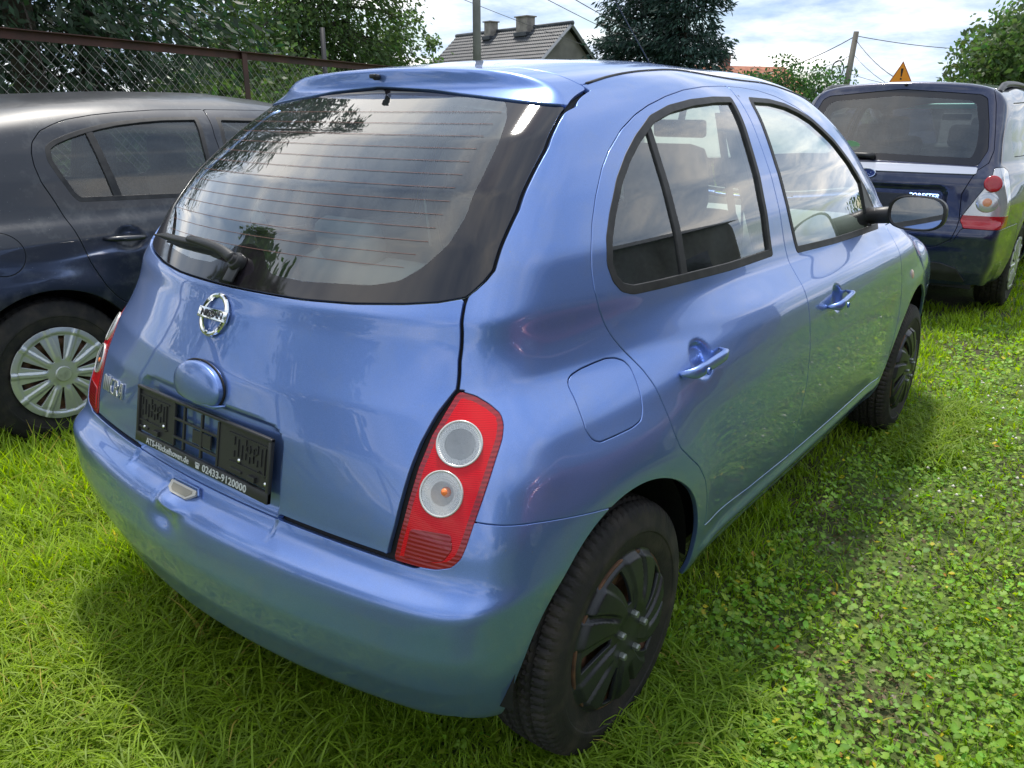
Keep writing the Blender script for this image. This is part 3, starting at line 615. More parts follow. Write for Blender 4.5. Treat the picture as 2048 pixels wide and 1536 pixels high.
for x,y in((-.232,-.029),(-.148,-.008),(.154,-.006),(.248,-.030)):
    b=MB(); b.lathe([(.0002,.0030),(.0022,.0028),(.0042,.0014),(.0046,0)],12,'z',(x,y,.0008)); b.xform(Mp).build('screw',M_chr,plate,smooth=True)
M_wtx=mat('grey_lettering',(.52,.53,.53),.5)
textmesh('ATS-Hückelhoven.de',.0205,.0005,'lettering',M_wtx,Mp@Matrix.Translation((-.118,-.0565,.0070)),plate,bold=.0003,sx=1.06)
textmesh('02433-9120000',.0225,.0005,'lettering',M_wtx,Mp@Matrix.Translation((.112,-.0565,.0070)),plate,bold=.0004,sx=1.16)
b=MB(); q=.0066
b.box((.010,-.0590,q),(.013,.008,.001)); b.box((.010,-.0515,q),(.017,.0032,.001)); b.box((.003,-.0532,q),(.0035,.005,.001)); b.box((.017,-.0532,q),(.0035,.005,.001))
b.xform(Mp).build('telephone_symbol',M_wtx,plate)
# ---- hatch release dome
y_,z_=.000,.800
gate0=surf_x(y_,.812); nD=Vector((-math.cos(.19),0,math.sin(.19)))
MD=Matrix.Translation((gate0,y_,.806))@frame((0,0,0),(0,-1,0),(math.sin(.19),0,math.cos(.19)))
b=MB(); n1_=16; n2_=48; V=[];F=[]; RD_=.0575
for i in range(n1_+1):
    ph=i/n1_*math.pi/2
    for k in range(n2_):
        th=2*math.pi*k/n2_; r=RD_*math.sin(ph); u=r*1.55*math.cos(th); v=r*.92*math.sin(th); vlim=-.026-.006*math.cos(u*16); v2=max(v,vlim)
        V.append((u,v2,.012+.016*math.cos(ph)))
for i in range(n1_):
    for k in range(n2_): F.append((i*n2_+k,(i+1)*n2_+k,(i+1)*n2_+(k+1)%n2_,i*n2_+(k+1)%n2_))
nb=len(V); V+=[(v[0],v[1],-.02) for v in V[n1_*n2_:(n1_+1)*n2_]]
for k in range(n2_): F.append((n1_*n2_+k,nb+k,nb+(k+1)%n2_,n1_*n2_+(k+1)%n2_))
b.add(V,F); b.xform(MD); b.build('release_cover',M_blue,micra,autos=50)
b=MB(); b.tube([((RD_*1.55+.002)*math.cos(a),(RD_*.92+.002)*math.sin(a),.0015+.006*max(0,-math.sin(a))) for a in np.linspace(-.55,math.pi+.55,40)],.0024,6); b.xform(MD); b.build('cover_gap',M_blk,micra,smooth=True)
b=MB(); b.tube([(-.060,-.028,.004),(.0,-.036,.012),(.070,-.032,.010),(.094,-.026,.0)],[.003,.005,.005,.002],8); b.xform(MD); b.build('release_lip',M_blue,micra,smooth=True)
# ---- badge
M_chr2=mat('satin_chrome',(.62,.62,.60),.28,.9)
n=Vector(nrm((surf_x(.014,.948),.014,.948))); Mb=Matrix.Translation((surf_x(.014,.948)-.003,.010,.948))@frame((0,0,0),(0,-1,0),(n.z,0,-n.x) if n.z>0 else (0,0,1))
b=MB(); pts=[(.0435*math.cos(a),.0435*math.sin(a),.004) for a in np.linspace(0,2*math.pi,49)]; b.tube(pts,.0058,8,False); b.V=[(v[0],v[1],.004+(v[2]-.004)*.8) for v in b.V]
b.box((0,0,.0065),(.108,.0245,.007),bev=.002); b.xform(Mb); badge=b.build('badge',M_chr,micra,autos=35)
textmesh('NISSAN',.0215,.0006,'badge_lettering',mat('badge_dark',(.03,.03,.035),.4,.3),Mb@Matrix.Translation((0,-.0005,.0104)),badge,bold=.0002,sx=1.15)
# ---- model lettering, stroked
x0=surf_x(.46,.695); na=Vector(nrm((x0,.46,.695))); tx=Vector((0,-1,0)); tx=(tx-na*tx.dot(na)).normalized(); ty=na.cross(tx).normalized()
Mt=Matrix(((tx.x,ty.x,na.x,x0),(tx.y,ty.y,na.y,.460),(tx.z,ty.z,na.z,.697),(0,0,0,1)))
b=MB(); h=.018
def stk(P,r=.0026):
    for p,q in zip(P[:-1],P[1:]):
        d=Vector((q[0]-p[0],q[1]-p[1],0)); L_=d.length; a=math.atan2(d.y,d.x); b.box(((p[0]+q[0])/2,(p[1]+q[1])/2,.002),(L_+r*1.6,r*2,.0045),Matrix.Rotation(a,3,'Z'),bev=.0009)
for x in(-.072,-.058,-.044): stk([(x,-h),(x,h*.9)])
stk([(-.072,h*.9),(-.066,h)]); stk([(-.030,-h),(-.030,h)])
stk([(.006,h),(-.012,h*.9),(-.017,0),(-.012,-h*.9),(.006,-h)]); stk([(.016,-h),(.016,h),(.032,h),(.036,h*.5),(.030,0),(.018,0)]); stk([(.026,0),(.038,-h)])
stk([(.044,-h),(.060,h),(.070,h),(.070,-h)]); stk([(.050,-.004),(.070,-.004)])
b.xform(Mt).build('model_lettering',M_chr2,micra,autos=40)
# ---- plate lamp in the bumper
b=MB(); o_=(surf_x(.03,.566)-.004,.030,.5655); Ml=frame(o_,(0,-1,0),(.80,0,.60))
b.prism([(-.055,.012),(-.048,-.006),(-.030,-.014),(.030,-.014),(.052,.004),(.046,.013)],.006,Ml); pb=b.build('plate_lamp',mat('lamp_frame',(.50,.47,.42),.4,coat=.4),micra)
b=MB(); b.prism([(-.040,.007),(-.036,-.004),(-.026,-.009),(.028,-.009),(.040,.003),(.036,.008)],.0075,Ml); b.build('lamp_lens',mat('dull_lens',(.30,.27,.22),.25,coat=.7),pb)
b=MB(); b.tube([tuple(Ml@Vector(p)) for p in ((-.058,.006,.004),(-.050,.018,.004),(.046,.019,.004),(.060,.006,.003))],.003,8); b.build('lamp_surround',M_blue,pb,smooth=True)
# ---- rear wiper
def gpt(y,z,off): 
    x=surf_x(y,z); n=nrm((x,y,z)); return Vector((x,y,z))+Vector(n)*off
b=MB(); pv=gpt(0.0,1.052,.006); nn=Vector(nrm(tuple(pv)))
Mw=Matrix.Translation(pv)@nn.to_track_quat('Z','Y').to_matrix().to_4x4()
b.lathe([(.020,-.008),(.021,.004),(.017,.012),(.012,.013),(.010,.020),(.004,.021),(.0005,.021)],24,'z'); b.xform(Mw); wip=b.build('rear_wiper',M_plas,micra,autos=40)
b=MB(); b.box((0,0,0),(.036,.05,.006),bev=.003); b.xform(Mw@Matrix.Translation((.0,-.022,.000))); b.build('wiper_plinth',M_plas,wip,autos=40)
arm=[gpt(0,1.053,.020),gpt(.05,1.063,.026),gpt(.13,1.068,.030),gpt(.19,1.069,.028),gpt(.20,1.069,.027)]
b=MB(); b.tube(catr(arm,6),[.013-.0055*(i/24) for i in range(25)],10); b.V=[tuple(Vector(v)) for v in b.V]; b.build('wiper_arm',M_plas,wip,smooth=True)
bl=[gpt(y,1.069-.02*(y-.1)-.12*max(0,y-.34)**1.5,.014) for y in (.12,.2,.29,.37,.43,.462)]
b=MB(); b.tube(catr(bl,6),[.0095]*18+[.009,.008,.007,.006,.005,.0045,.004,.003][:30-18-4+0]+[.003]*(31-26),8); b.build('wiper_blade',M_plas,wip,smooth=True)
# ---- washer nozzle
b=MB(); nz_=(surf_x(0,1.444)-.002,0,1.444); b.lathe([(.007,0),(.0075,-.012),(.005,-.016),(.0005,-.017)],14,'x',nz_); b.box((nz_[0]-.012,.004,nz_[2]+.002),(.014,.020,.010),bev=.003); b.build('washer_nozzle',M_plas,micra,autos=50)
b=MB(); b.box((.640,0,1.411),(.006,.026,.018),Matrix.Rotation(R(40),3,'Y'),bev=.002); b.build('stop_bracket',M_rub,micra,autos=50)
# ---- roof aerial
b=MB(); za=[1.5,0]; b.tube([(1.97,0,1.52),(1.66,0,1.74),(1.60,0,1.783)],.0018,6); b.lathe([(.0005,.03),(.012,.02),(.016,0)],12,'z',(1.97,0,1.512)); b.build('aerial',M_plas,micra,smooth=True)
# ---- door mirrors
for s in(-1,1):
    b=MB(); n1_,n2_=10,28; V=[];F=[]; c=Vector((2.36,s*.872,1.035)); fx=Vector((-1,-s*.10*0-.22*s*-1*0,0)).normalized()
    ax=Matrix.Rotation(s*R(8),3,'Z')
    def rim(th,k): 
        a,bb_=.100,.062; ct,st=math.cos(th),math.sin(th); e_=.72
        return a*k*math.copysign(abs(ct)**e_,ct),bb_*k*math.copysign(abs(st)**e_,st)
    for i in range(n1_+1):
        t=i/n1_; k=math.sqrt(max(0,1-t**2.4))
        for j in range(n2_):
            y,z=rim(2*math.pi*j/n2_,max(k,.02)); V.append(tuple(c+ax@Vector((t*.085,y,z))))
    for i in range(n1_):
        for j in range(n2_): F.append((i*n2_+j,i*n2_+(j+1)%n2_,(i+1)*n2_+(j+1)%n2_,(i+1)*n2_+j))
    ring=[]
    base_=len(V)
    for k,dx_ in ((.93,-.003),(.88,.004)):
        for j in range(n2_): y,z=rim(2*math.pi*j/n2_,k); V.append(tuple(c+ax@Vector((dx_,y,z))))
    for (a0,a1) in ((0,base_),(base_,base_+n2_)):
        for j in range(n2_): F.append((a0+(j+1)%n2_,a0+j,a1+j,a1+(j+1)%n2_))
    b.add(V,F); mo=b.build('door_mirror',M_plas,micra,autos=50)
    b=MB(); V=[tuple(c+ax@Vector((.004,)+rim(2*math.pi*j/n2_,.885))) for j in range(n2_)]; b.add(V,[tuple(range(n2_))]); b.build('mirror_glass',mat('mirror_silver',(.72,.75,.78),.02,1) if 'mirror_silver' not in bpy.data.materials else bpy.data.materials['mirror_silver'],mo)
    b=MB(); b.tube([(2.44,s*.80,1.02),(2.50,s*.70,1.00),(2.52,s*.655,.99)],[.036,.034,.040],12); b.V=[(v[0],v[1],1.01+(v[2]-1.01)*.9) for v in b.V]; b.build('mirror_stalk',M_plas,mo,smooth=True)
# ---- wheels
def tyre_mesh(r=.294,wd=.168,rb=.178,n=420,pitch=84,seed=0):
    k=r/.294; prof=[(rb-.004,.030),(rb,.012),(rb+.012,.004),(rb+.020,.0035),(.215*k,-.003),(.225*k,-.0035),(.228*k,-.0060),(.238*k,-.0064),(.241*k,-.0045),(.262*k,-.001),(.274*k,.004),(.283*k,.010)]
    hs=np.linspace(.014,wd-.014,34); s1=[(r-.0085*((abs(h-wd/2)/(wd/2-.014))**4),h) for h in hs]
    prof=prof+s1+[(.283*k,wd-.010),(.262*k,wd+.001),(.22*k,wd),(rb,wd-.02)]
    prof=np.array(prof); th=np.arange(n)/n*2*np.pi; V=np.zeros((len(prof),n,3))
    for i,(rr,h) in enumerate(prof):
        d=np.zeros(n); u=(h-wd/2)/(wd/2)
        if 9<i<len(prof)-3:
            tr=np.abs(u)
            for g in (-.55,-.18,.18,.55):
                if abs(u-g)<.05: d+=.007
            fr=(th*pitch/(2*np.pi)+.9*np.sign(u)*tr+.5*(u>0))%1
            d=np.maximum(d,.0050*(fr<.22)*(tr>.2 or True)); fr2=(th*pitch*3/(2*np.pi)+2.2*u)%1; d=np.maximum(d,.0018*(fr2<.3))
        V[i,:,0]=(rr-d)*np.cos(th); V[i,:,1]=h; V[i,:,2]=(rr-d)*np.sin(th)
    I=np.arange(len(prof)-1)[:,None]*n; J=np.arange(n)[None]; J2=(J+1)%n
    F=np.stack([I+J,I+J2,I+n+J2,I+n+J],-1).reshape(-1,4); return V.reshape(-1,3),F
def hubcap(Rr,height,hole,nr=46,nth=240,r0=.002):
    rr=np.linspace(r0,Rr,nr); th=np.arange(nth)/nth*2*np.pi; X=rr[:,None]*np.cos(th); Z=rr[:,None]*np.sin(th)
    def H(x,z): return height(np.hypot(x,z),np.arctan2(z,x))
    Y=H(X,Z); V=np.stack([X,Y,Z],-1).reshape(-1,3); e=1e-4
    gx=(H(X+e,Z)-H(X-e,Z))/(2*e); gz=(H(X,Z+e)-H(X,Z-e))/(2*e); Nn=np.stack([gx,-np.ones_like(gx),gz],-1).reshape(-1,3); Nn/=np.linalg.norm(Nn,axis=1,keepdims=True)
    I=np.arange(nr-1)[:,None]*nth; J=np.arange(nth)[None]; J2=(J+1)%nth; q=np.stack([I+J,I+J2,I+nth+J2,I+nth+J],-1).reshape(-1,4)
    F=np.concatenate([q[:,[0,1,2]],q[:,[0,2,3]]]); fn=np.cross(V[F[:,1]]-V[F[:,0]],V[F[:,2]]-V[F[:,0]]); ok=(fn*Nn[F[:,0]]).sum(1)<0; F[ok]=F[ok][:,::-1]
    S=Sh(V,Nn,F); g=hole(np.hypot(V[:,0],V[:,2]),np.arctan2(V[:,2],V[:,0])); return S.clip(-g)
def wrap(a,p): return (a+p/2)%p-p/2
def h_m(r,th):
    t=th-2.6*(r-.05); w5=wrap(t,2*np.pi/5); base=-.020+.022*(r/.19)**3+.012*sst(r,.17,.186)
    rib=.007*(1-sst(np.abs(w5)*r,.34*r,.42*r))*sst(r,.040,.08)
    return base-rib+.010*(1-sst(np.abs(w5-.0)*r,.002,.011))*sst(r,.07,.11)
def o_m(r,th):
    t=th-2.6*(r-.05)+.0; w5=wrap(t+np.pi/5,2*np.pi/5); wdt=.008+.17*(r-.06)
    return np.maximum(np.abs(w5)*r-wdt*.80,np.abs(r-.122)-.046)
def rimdisc(Rr,nh=10,rh=.12):
    def hh(r,th): return .022+.010*np.cos((r-.08)*60)*(r<.15)-.02*sst(r,.15,.178)
    def ho(r,th):
        w_=wrap(th,2*np.pi/nh); return np.hypot(w_*r,(r-rh)*1.2)-.017
    return hubcap(Rr,hh,ho)
CAPM=hubcap(.190,h_m,o_m); RIM=rimdisc(.180)
TV,TF=tyre_mesh()
wheels0=[]
def build_wheel(parent,x,yf,z,s,tv,tf,cap,rim,capmat,nuts,cr=0,spin=0.,flat=None,nutr=.05):
    w_=meshobj('wheel',tv,tf,M_tyre,parent,smooth=False) if flat is None else None
    w_.data.polygons.foreach_set('use_smooth',np.ones(len(w_.data.polygons),bool)); w_.data.set_sharp_from_angle(angle=R(35)); w_.name='wheel'
    r_=rim.obj('rim',M_steel,w_,depth=.02); c_=cap.obj('hubcap',capmat,w_,depth=.008); ch=[r_,c_]
    for i in range(nuts):
        a=2*math.pi*i/nuts+.5; b=MB(); b.lathe([(.0085,.004),(.0085,-.012),(.0070,-.016),(.0003,-.0165)],6,'y',(nutr*math.cos(a),-.018,nutr*math.sin(a))); ch.append(b.build('wheel_bolt',M_nut,c_))
    b=MB(); b.lathe([(.18,.03),(.172,.08),(.172,.16),(.0,.16)],24,'y'); ch.append(b.build('wheel_barrel',M_blk,w_))
    w_.location=(x,yf,z); w_.rotation_euler=(0,spin,0) if s<0 else (0,spin,math.pi); return w_
def copy_tree(o,parent=None,loc=None,rot=None):
    c=o.copy(); COL.objects.link(c); c.parent=parent
    if parent is not None: c.matrix_parent_inverse=Matrix.Identity(4)
    if loc is not None: c.location=loc
    if rot is not None: c.rotation_euler=rot
    for ch in list(o.children): copy_tree(ch,c)
    return c
M_nut=mat('dull_nut',(.22,.24,.22),.45,.7)
w0=build_wheel(micra,.548,-.800,.286,-1,TV,TF,CAPM,RIM,M_cap,5,spin=.35)
copy_tree(w0,micra,(2.978,-.800,.286),(0,1.3,0)); copy_tree(w0,micra,(.548,.800,.286),(0,.2,math.pi)); copy_tree(w0,micra,(2.978,.800,.286),(0,.8,math.pi))
# wheel housings and floor
b=MB()
for cx_,rr_ in((.545,.352),(2.965,.382)):
    for s in(-1,1):
        prof=[(rr_,s*.775),(rr_+.02,s*.70),(rr_+.02,s*.52),(.0,s*.52)]; b=MB(); b.lathe(prof,28,'y',(cx_,0,.30),a0=-.0,a1=math.pi); b.build('wheel_housing',M_blk,micra)
b=MB(); b.box((1.78,0,.24),(1.7,1.40,.02)); b.box((.62,0,.33),(.90,.9,.03)); b.box((3.2,0,.30),(.7,1.0,.03)); b.box((1.78,0,.20),(1.5,.12,.06)); b.tube([(.1,.35,.22),(.6,.35,.25)],.03,10); b.build('underbody',M_blk,micra)
# ---- interior
def pillow(name,c,d,m,parent,rot=None,bev=.06):
    b=MB(); b.box(c,d,rot,bev=bev); o=b.build(name,m,parent,smooth=True); return o
for s in(-1,1):
    rt=Matrix.Rotation(R(-14),3,'Y')
    st=pillow('front_seat',(1.52,s*.36,.80),(.14,.48,.62),M_intd,micra,rt,.065)
    pillow('headrest',(1.42,s*.37,1.175),(.11,.27,.22),M_intd,st,rt,.052); pillow('seat_cushion',(1.80,s*.36,.50),(.5,.48,.16),M_intd,st,None,.06)
    for q in(-.06,.06): b=MB(); b.tube([(1.46,s*.37+q,1.05),(1.43,s*.37+q,1.12)],.006,8); b.build('headrest_post',M_chr,st,smooth=True)
bench=pillow('rear_bench',(.88,0,.70),(.14,1.16,.52),M_seat,micra,Matrix.Rotation(R(-16),3,'Y'),.05)
for y in(-.34,.34): pillow('headrest',(.80,y,1.00),(.09,.26,.14),M_seat,bench,Matrix.Rotation(R(-12),3,'Y'),.04)
pillow('rear_cushion',(1.12,0,.47),(.5,1.16,.16),M_intd,bench,None,.05)
b=MB(); b.box((.48,0,.80),(.50,1.06,.02),bev=.006); b.build('parcel_shelf',M_int,micra)
dash=pillow('dashboard',(2.62,0,.80),(.55,1.22,.34),M_int,micra,None,.10)
b=MB(); ce=Vector((2.22,.36,.86)); ax=Matrix.Rotation(R(-65),3,'Y')
b.tube([tuple(ce+ax@Vector((.18*math.cos(a),.18*math.sin(a),0))) for a in np.linspace(0,2*math.pi,37)],.014,8,False); b.tube([tuple(ce+ax@Vector((0,.18,0))),tuple(ce+ax@Vector((0,-.18,0)))],.018,8); b.tube([tuple(ce),(2.42,.36,.75)],.03,8); b.build('steering_wheel',M_intd,micra,smooth=True)
b=MB(); b.box((2.19,-.01,1.312),(.030,.245,.066),Matrix.Rotation(R(-10),3,'Z')@Matrix.Rotation(R(-8),3,'Y'),bev=.012); rv=b.build('rear_view_mirror',M_plas,micra,autos=60)
b=MB(); b.box((2.172,-.012,1.312),(.002,.215,.050),Matrix.Rotation(R(-10),3,'Z')@Matrix.Rotation(R(-8),3,'Y'),bev=.0005); b.build('mirror_glass',bpy.data.materials['mirror_silver'],rv); b=MB(); b.tube([(2.20,-.01,1.34),(2.25,0,1.44)],.014,8); b.build('mirror_stalk',M_plas,rv,smooth=True)
for s in(-1,1):
    b=MB(); b.box((1.55,s*.575,1.18),(.09,.05,.50),Matrix.Rotation(R(20*s),3,'X'),bev=.02); b.build('belt_pillar',M_intd,micra,autos=60)
    b=MB(); b.tube([(1.55,s*.55,1.30),(1.52,s*.60,.8)],.004,6); b.box((1.54,s*.535,1.10),(.045,.004,.55),Matrix.Rotation(R(14*s),3,'X')); b.build('seat_belt',M_intd,micra)
# gear lever and small cabin things seen through the rear glass
b=MB(); b.tube([(.98,.18,.98),(.80,.02,1.14)],.003,6); b.build('blind_rod',mat('white_plastic',(.6,.65,.6),.4),micra)
PRA=dict(W=[(.12,.74),(.22,.80),(.3,.83),(.5,.86),(.65,.868),(.78,.866),(.86,.855),(.91,.835),(.945,.803),(1.0,.785),(1.1,.755),(1.2,.715),(1.3,.662),(1.38,.61),(1.46,.55)],
 Rc=[(.12,.16),(.22,.05),(.35,-.01),(.5,-.02),(.62,.0),(.72,.04),(.85,.06),(.95,.10),(1.05,.17),(1.2,.30),(1.32,.43),(1.36,.46),(1.5,.48)],
 Rq=[(.2,.25),(.6,.22),(1.,.3),(1.4,.3)],
 T=[(.3,1.34),(.6,1.395),(1.0,1.44),(1.5,1.467),(2.0,1.470),(2.35,1.44),(2.6,1.365),(3.0,1.16),(3.3,.99),(3.45,.95),(3.7,.91),(4.0,.82),(4.18,.68),(4.24,.5),(4.26,.2)],
 K=[(.15,.16),(.6,.14),(1.0,.14),(1.3,.14)],kac=.20,kbc=.03,xr=.80,xf=3.414)
PRA['Wm']=PRA['W']
PRF=dict(W=[(.15,.76),(.28,.82),(.42,.855),(.6,.862),(.8,.862),(.93,.852),(1.0,.835),(1.06,.80),(1.2,.765),(1.35,.735),(1.45,.71),(1.55,.675),(1.64,.62)],
 Rc=[(.15,.12),(.26,.05),(.36,.0),(.5,-.01),(.62,-.008),(.675,.004),(.70,.05),(.80,.055),(.93,.062),(.98,.075),(1.04,.115),(1.2,.205),(1.35,.295),(1.53,.395),(1.7,.43)],
 Rq=[(.2,.12),(.6,.10),(1.,.12),(1.5,.10)],
 T=[(.2,1.575),(.45,1.597),(.9,1.61),(1.6,1.61),(2.2,1.58),(2.5,1.49),(2.9,1.22),(3.2,1.05),(3.35,1.01),(3.8,.97),(4.2,.88),(4.38,.7),(4.43,.5),(4.45,.2)],
 K=[(.15,.13),(.6,.11),(1.0,.10),(1.3,.10)],kac=.13,kbc=.04,xr=.93,xf=3.455)
PRF['Wm']=PRF['W']
OA=(-.265,2.81); OF=(5.22,.03)
M_navy=paint('navy_paint',(.004,.007,.016),.0,.4,.45); M_navy2=paint('dark_blue_paint',(.007,.013,.055),.3,.3); M_maroon=paint('maroon_paint',(.16,.008,.022),.35,.3)
M_dglass=glassmat('tinted_glass',(.55,.60,.60),gain=1.5)
CPR=hubcap(.197,lambda r,th:-.016+.016*(r/.19)**2-.008*sst(r,.165,.18)-.006*(1-sst(np.abs(wrap(th,2*np.pi/10))*r,.004,.016))*sst(r,.05,.08)-.004*(r<.034),
  lambda r,th:np.maximum(np.abs(wrap(th+np.pi/10,2*np.pi/10))*r-(.004+.105*(r-.055)),np.abs(r-.112)-.052),nr=44,nth=240)
M_silver=mat('silver_hubcap',(.34,.36,.34),.33,.55); noisecol(M_silver,(.50,.52,.50),(.10,.10,.09),9,6,lo=.58,hi=.78)
TV2,TF2=tyre_mesh(.316,.195,.19,240,60)
def side_car(name,PRX,origin,pm,label,h,doorL,winL,fwinL,fdoorL,pillar=None,fuel=None,handles=(),detail=True,rw_=.322,wheel_x=(.80,3.414),arR=.36,glass=None,lab=None,sides=(-1,1)):
    f=make(PRX,(lambda x,y,z:(sum(.016*bump2(x,z,hx+.02,hz,.05,.04,4) for hx,hz in handles)+0*x,0*x,0*x)) if handles else None)
    f0_=make(PRX)
    root=empty(name,(origin[0],origin[1],0),label=label,cat='car')
    S=solve_shell(f,(-.15,0,.20),(4.45,.97,1.62),(.7,0,.42),(3.5,.30,.85),h)
    ga=union(arch(wheel_x[0],.31,arR),arch(wheel_x[1],.31,arR)); S0=S.cut(neg(ga),0)
    rdr={s:side(dens(doorL),s,1) for s in(-1,1)}; rwd={s:side(dens(winL),s,1) for s in(-1,1)}; fwd={s:side(dens(fwinL),s,1) for s in(-1,1)}; fdd={s:side(dens(fdoorL),s,1) for s in(-1,1)}
    gws=inter(lambda P:np.abs(P[:,1])-ip([(2.4,.52),(3.35,.66)])(P[:,0]),lambda P:2.5-.12*P[:,1]**2-P[:,0],lambda P:P[:,0]-3.30+.35*P[:,1]**2,lambda P:.95-P[:,2])
    grw=inter(lambda P:np.abs(P[:,1])-.50,lambda P:P[:,0]-.9,lambda P:1.03-P[:,2],lambda P:P[:,2]-1.36)
    for s in (-1,1):
        q=S0.sub(S0.V[:,1]*s>.2)
        d=q.cut(neg(rwd[s]),0).cut(rdr[s],-.003).obj('rear_door',pm,root,depth=.015)
        q.cut(rwd[s],0).cut(neg(rwd[s]),.018).offset(.001).obj('window_seal',M_chr if False else M_rub,d,depth=.012); q.cut(rwd[s],-.016).offset(-.008).obj('window',glass or M_dglass,d,hem=False)
        d2=q.cut(neg(fwd[s]),0).cut(fdd[s],-.003).obj('front_door',pm,root,depth=.015)
        q.cut(fwd[s],0).cut(neg(fwd[s]),.018).offset(.001).obj('window_seal',M_rub,d2,depth=.012); q.cut(fwd[s],-.016).offset(-.008).obj('window',glass or M_dglass,d2,hem=False)
        if pillar: pp=polysdf(pillar,0); q.cut(rwd[s],-.016).cut(lambda P:pp(P[:,0],P[:,2]),0).obj('window_divider',M_rub,d,depth=.01)
        if handles and s in sides:
            for hx,hz in handles:
                P=[(hx+t*.09,surf_y(hx+t*.09,hz,s,f0_)+s*(.028*(1-t**4)+.004),hz-.004*t) for t in np.linspace(-1,1,9)]
                bb_=MB(); bb_.tube(P,[.012*(1-.4*abs(t)**3) for t in np.linspace(-1,1,9)],10); bb_.build('door_handle',pm,root,smooth=True)
    S0.cut(gws,-.003).offset(-.003).obj('windscreen',M_glass,root,hem=False)
    outs=[rdr[-1],rdr[1],fdd[-1],fdd[1],gws,grw]
    if fuel is not None:
        fl=lambda P:np.where(P[:,1]<0,np.hypot(P[:,0]-fuel[0],P[:,2]-fuel[1]),1)-fuel[2]
        S0.cut(fl,-.002).obj('fuel_flap',pm,root); outs.append(fl)
    cutall(S0,outs,.003,[]).cut(lambda P:.22-P[:,2],0).obj('body_shell',pm,root,depth=.015)
    S0.cut(grw,0).offset(-.003).obj('rear_window',glass or M_dglass,root,hem=False)
    solve_shell(f,(-.15,0,.20),(4.45,.97,1.62),(.7,0,.42),(3.5,.30,.85),.045).cut(neg(union(gws,rwd[-1],rwd[1],fwd[-1],fwd[1],grw,ga)),.004).offset(-.03).obj('inner_shell',M_blk,root,hem=False)
    return root,f,S0
AD=[(.889,1.157),(.895,1.205),(.912,1.245),(.958,1.289),(1.02,1.315),(1.080,1.334),(1.2,1.353),(1.312,1.364),(1.5,1.376),(1.768,1.380),(1.74,1.26),(1.735,1.0),(1.735,.5),(1.73,.30),(1.30,.30),(1.24,.42),(1.16,.52),(1.071,.596),(1.031,.653),(.986,.757),(.956,.892),(.923,1.012),(.895,1.09)]
AW=[(.945,1.175),(.953,1.226),(.99,1.25),(1.05,1.272),(1.119,1.292),(1.2,1.310),(1.283,1.324),(1.4,1.336),(1.509,1.343),(1.700,1.345),(1.675,1.20),(1.665,1.02),(1.662,.985),(1.430,.992),(1.15,1.0),(1.02,1.004),(.998,1.03),(.965,1.11)]
AFW=[(1.80,1.345),(1.817,1.343),(2.055,1.338),(2.3,1.318),(2.5,1.27),(2.8,1.145),(3.05,1.02),(3.0,.985),(2.4,.98),(1.76,.985),(1.76,1.1),(1.775,1.25)]
AFD=[(1.768,1.380),(2.1,1.378),(2.35,1.358),(2.55,1.305),(2.85,1.165),(3.15,1.00),(3.10,.92),(3.02,.80),(3.02,.6),(2.98,.40),(2.90,.30),(1.73,.30),(1.735,.5),(1.735,1.0),(1.74,1.26)]
astra,f_a,S_a=side_car('parked_hatchback',PRA,OA,M_navy,'dark navy hatchback with silver hubcap at the left edge, before the brown fence',.017,AD,AW,AFW,AFD,[(1.135,1.315),(1.160,1.33),(1.205,.98),(1.172,.98)],(.665,.83,.083),[(1.150,.846),(2.0,.83)])
wa=build_wheel(astra,.80,-.835,.308,-1,TV2,TF2,CPR,RIM,M_silver,0,spin=.15)
b=MB(); b.lathe([(.0005,-.026),(.030,-.026),(.033,-.022),(.033,-.015)],32,'y'); b.build('centre_cap',M_silver,wa,smooth=False)
copy_tree(wa,astra,(3.414,-.835,.308),(0,.7,0)); copy_tree(wa,astra,(.80,.835,.308),(0,0,math.pi)); copy_tree(wa,astra,(3.414,.835,.308),(0,.5,math.pi))
def cabin(root,xf,xr,m,dx=0,hz=0):
    for s in(-1,1):
        st=pillow('front_seat',(xf,s*.37,.80+hz),(.14,.50,.62),m,root,Matrix.Rotation(R(-14),3,'Y'),.06); pillow('headrest',(xf-.10,s*.37,1.17+hz),(.10,.27,.19),m,st,None,.045)
        pillow('rear_seat',(xr,s*.32,.78+hz),(.13,.60,.52),m,root,Matrix.Rotation(R(-16),3,'Y'),.05); 
        b=MB(); b.box((xr-.09,s*.34,1.12+hz),(.09,.26,.17),bev=.04); b.build('headrest',m,root,smooth=True)
    pillow('dashboard',(xf+1.1,0,.86+hz),(.55,1.3,.30),m,root,None,.08)
cabin(astra,1.75,1.08,M_intd)
b=MB(); 
for s in(-1,1):
    for cx_ in(.80,3.414): b.lathe([(.37,s*.80),(.40,s*.70),(.40,s*.5),(.0,s*.5)],24,'y',(cx_,0,.31),a0=0,a1=math.pi)
b.box((2.1,0,.24),(3.6,1.4,.03)); b.build('underbody',M_blk,astra,kind='stuff')
# maroon hatchback parked on the right of the blue car (seen mirrored in its side)
mar,f_r,S_r=side_car('parked_hatchback',PRA,(.30,-3.75),M_maroon,'maroon hatchback on the far side, mirrored in the light blue doors',.034,AD,AW,AFW,AFD,None,None,(),glass=M_glass)
wm=build_wheel(mar,.80,-.835,.308,-1,TV2,TF2,CPR,RIM,M_silver,0)
for x_,s in((3.414,-1),(.8,1),(3.414,1)): copy_tree(wm,mar,(x_,s*.835,.308),(0,.3,0 if s<0 else math.pi))
def zt_(x,y):
    a,b_=.9,1.9
    for _ in range(24):
        m_=(a+b_)/2
        if f_f(np.array([[x,y,m_]]))[0]<0: a=m_
        else: b_=m_
    return a
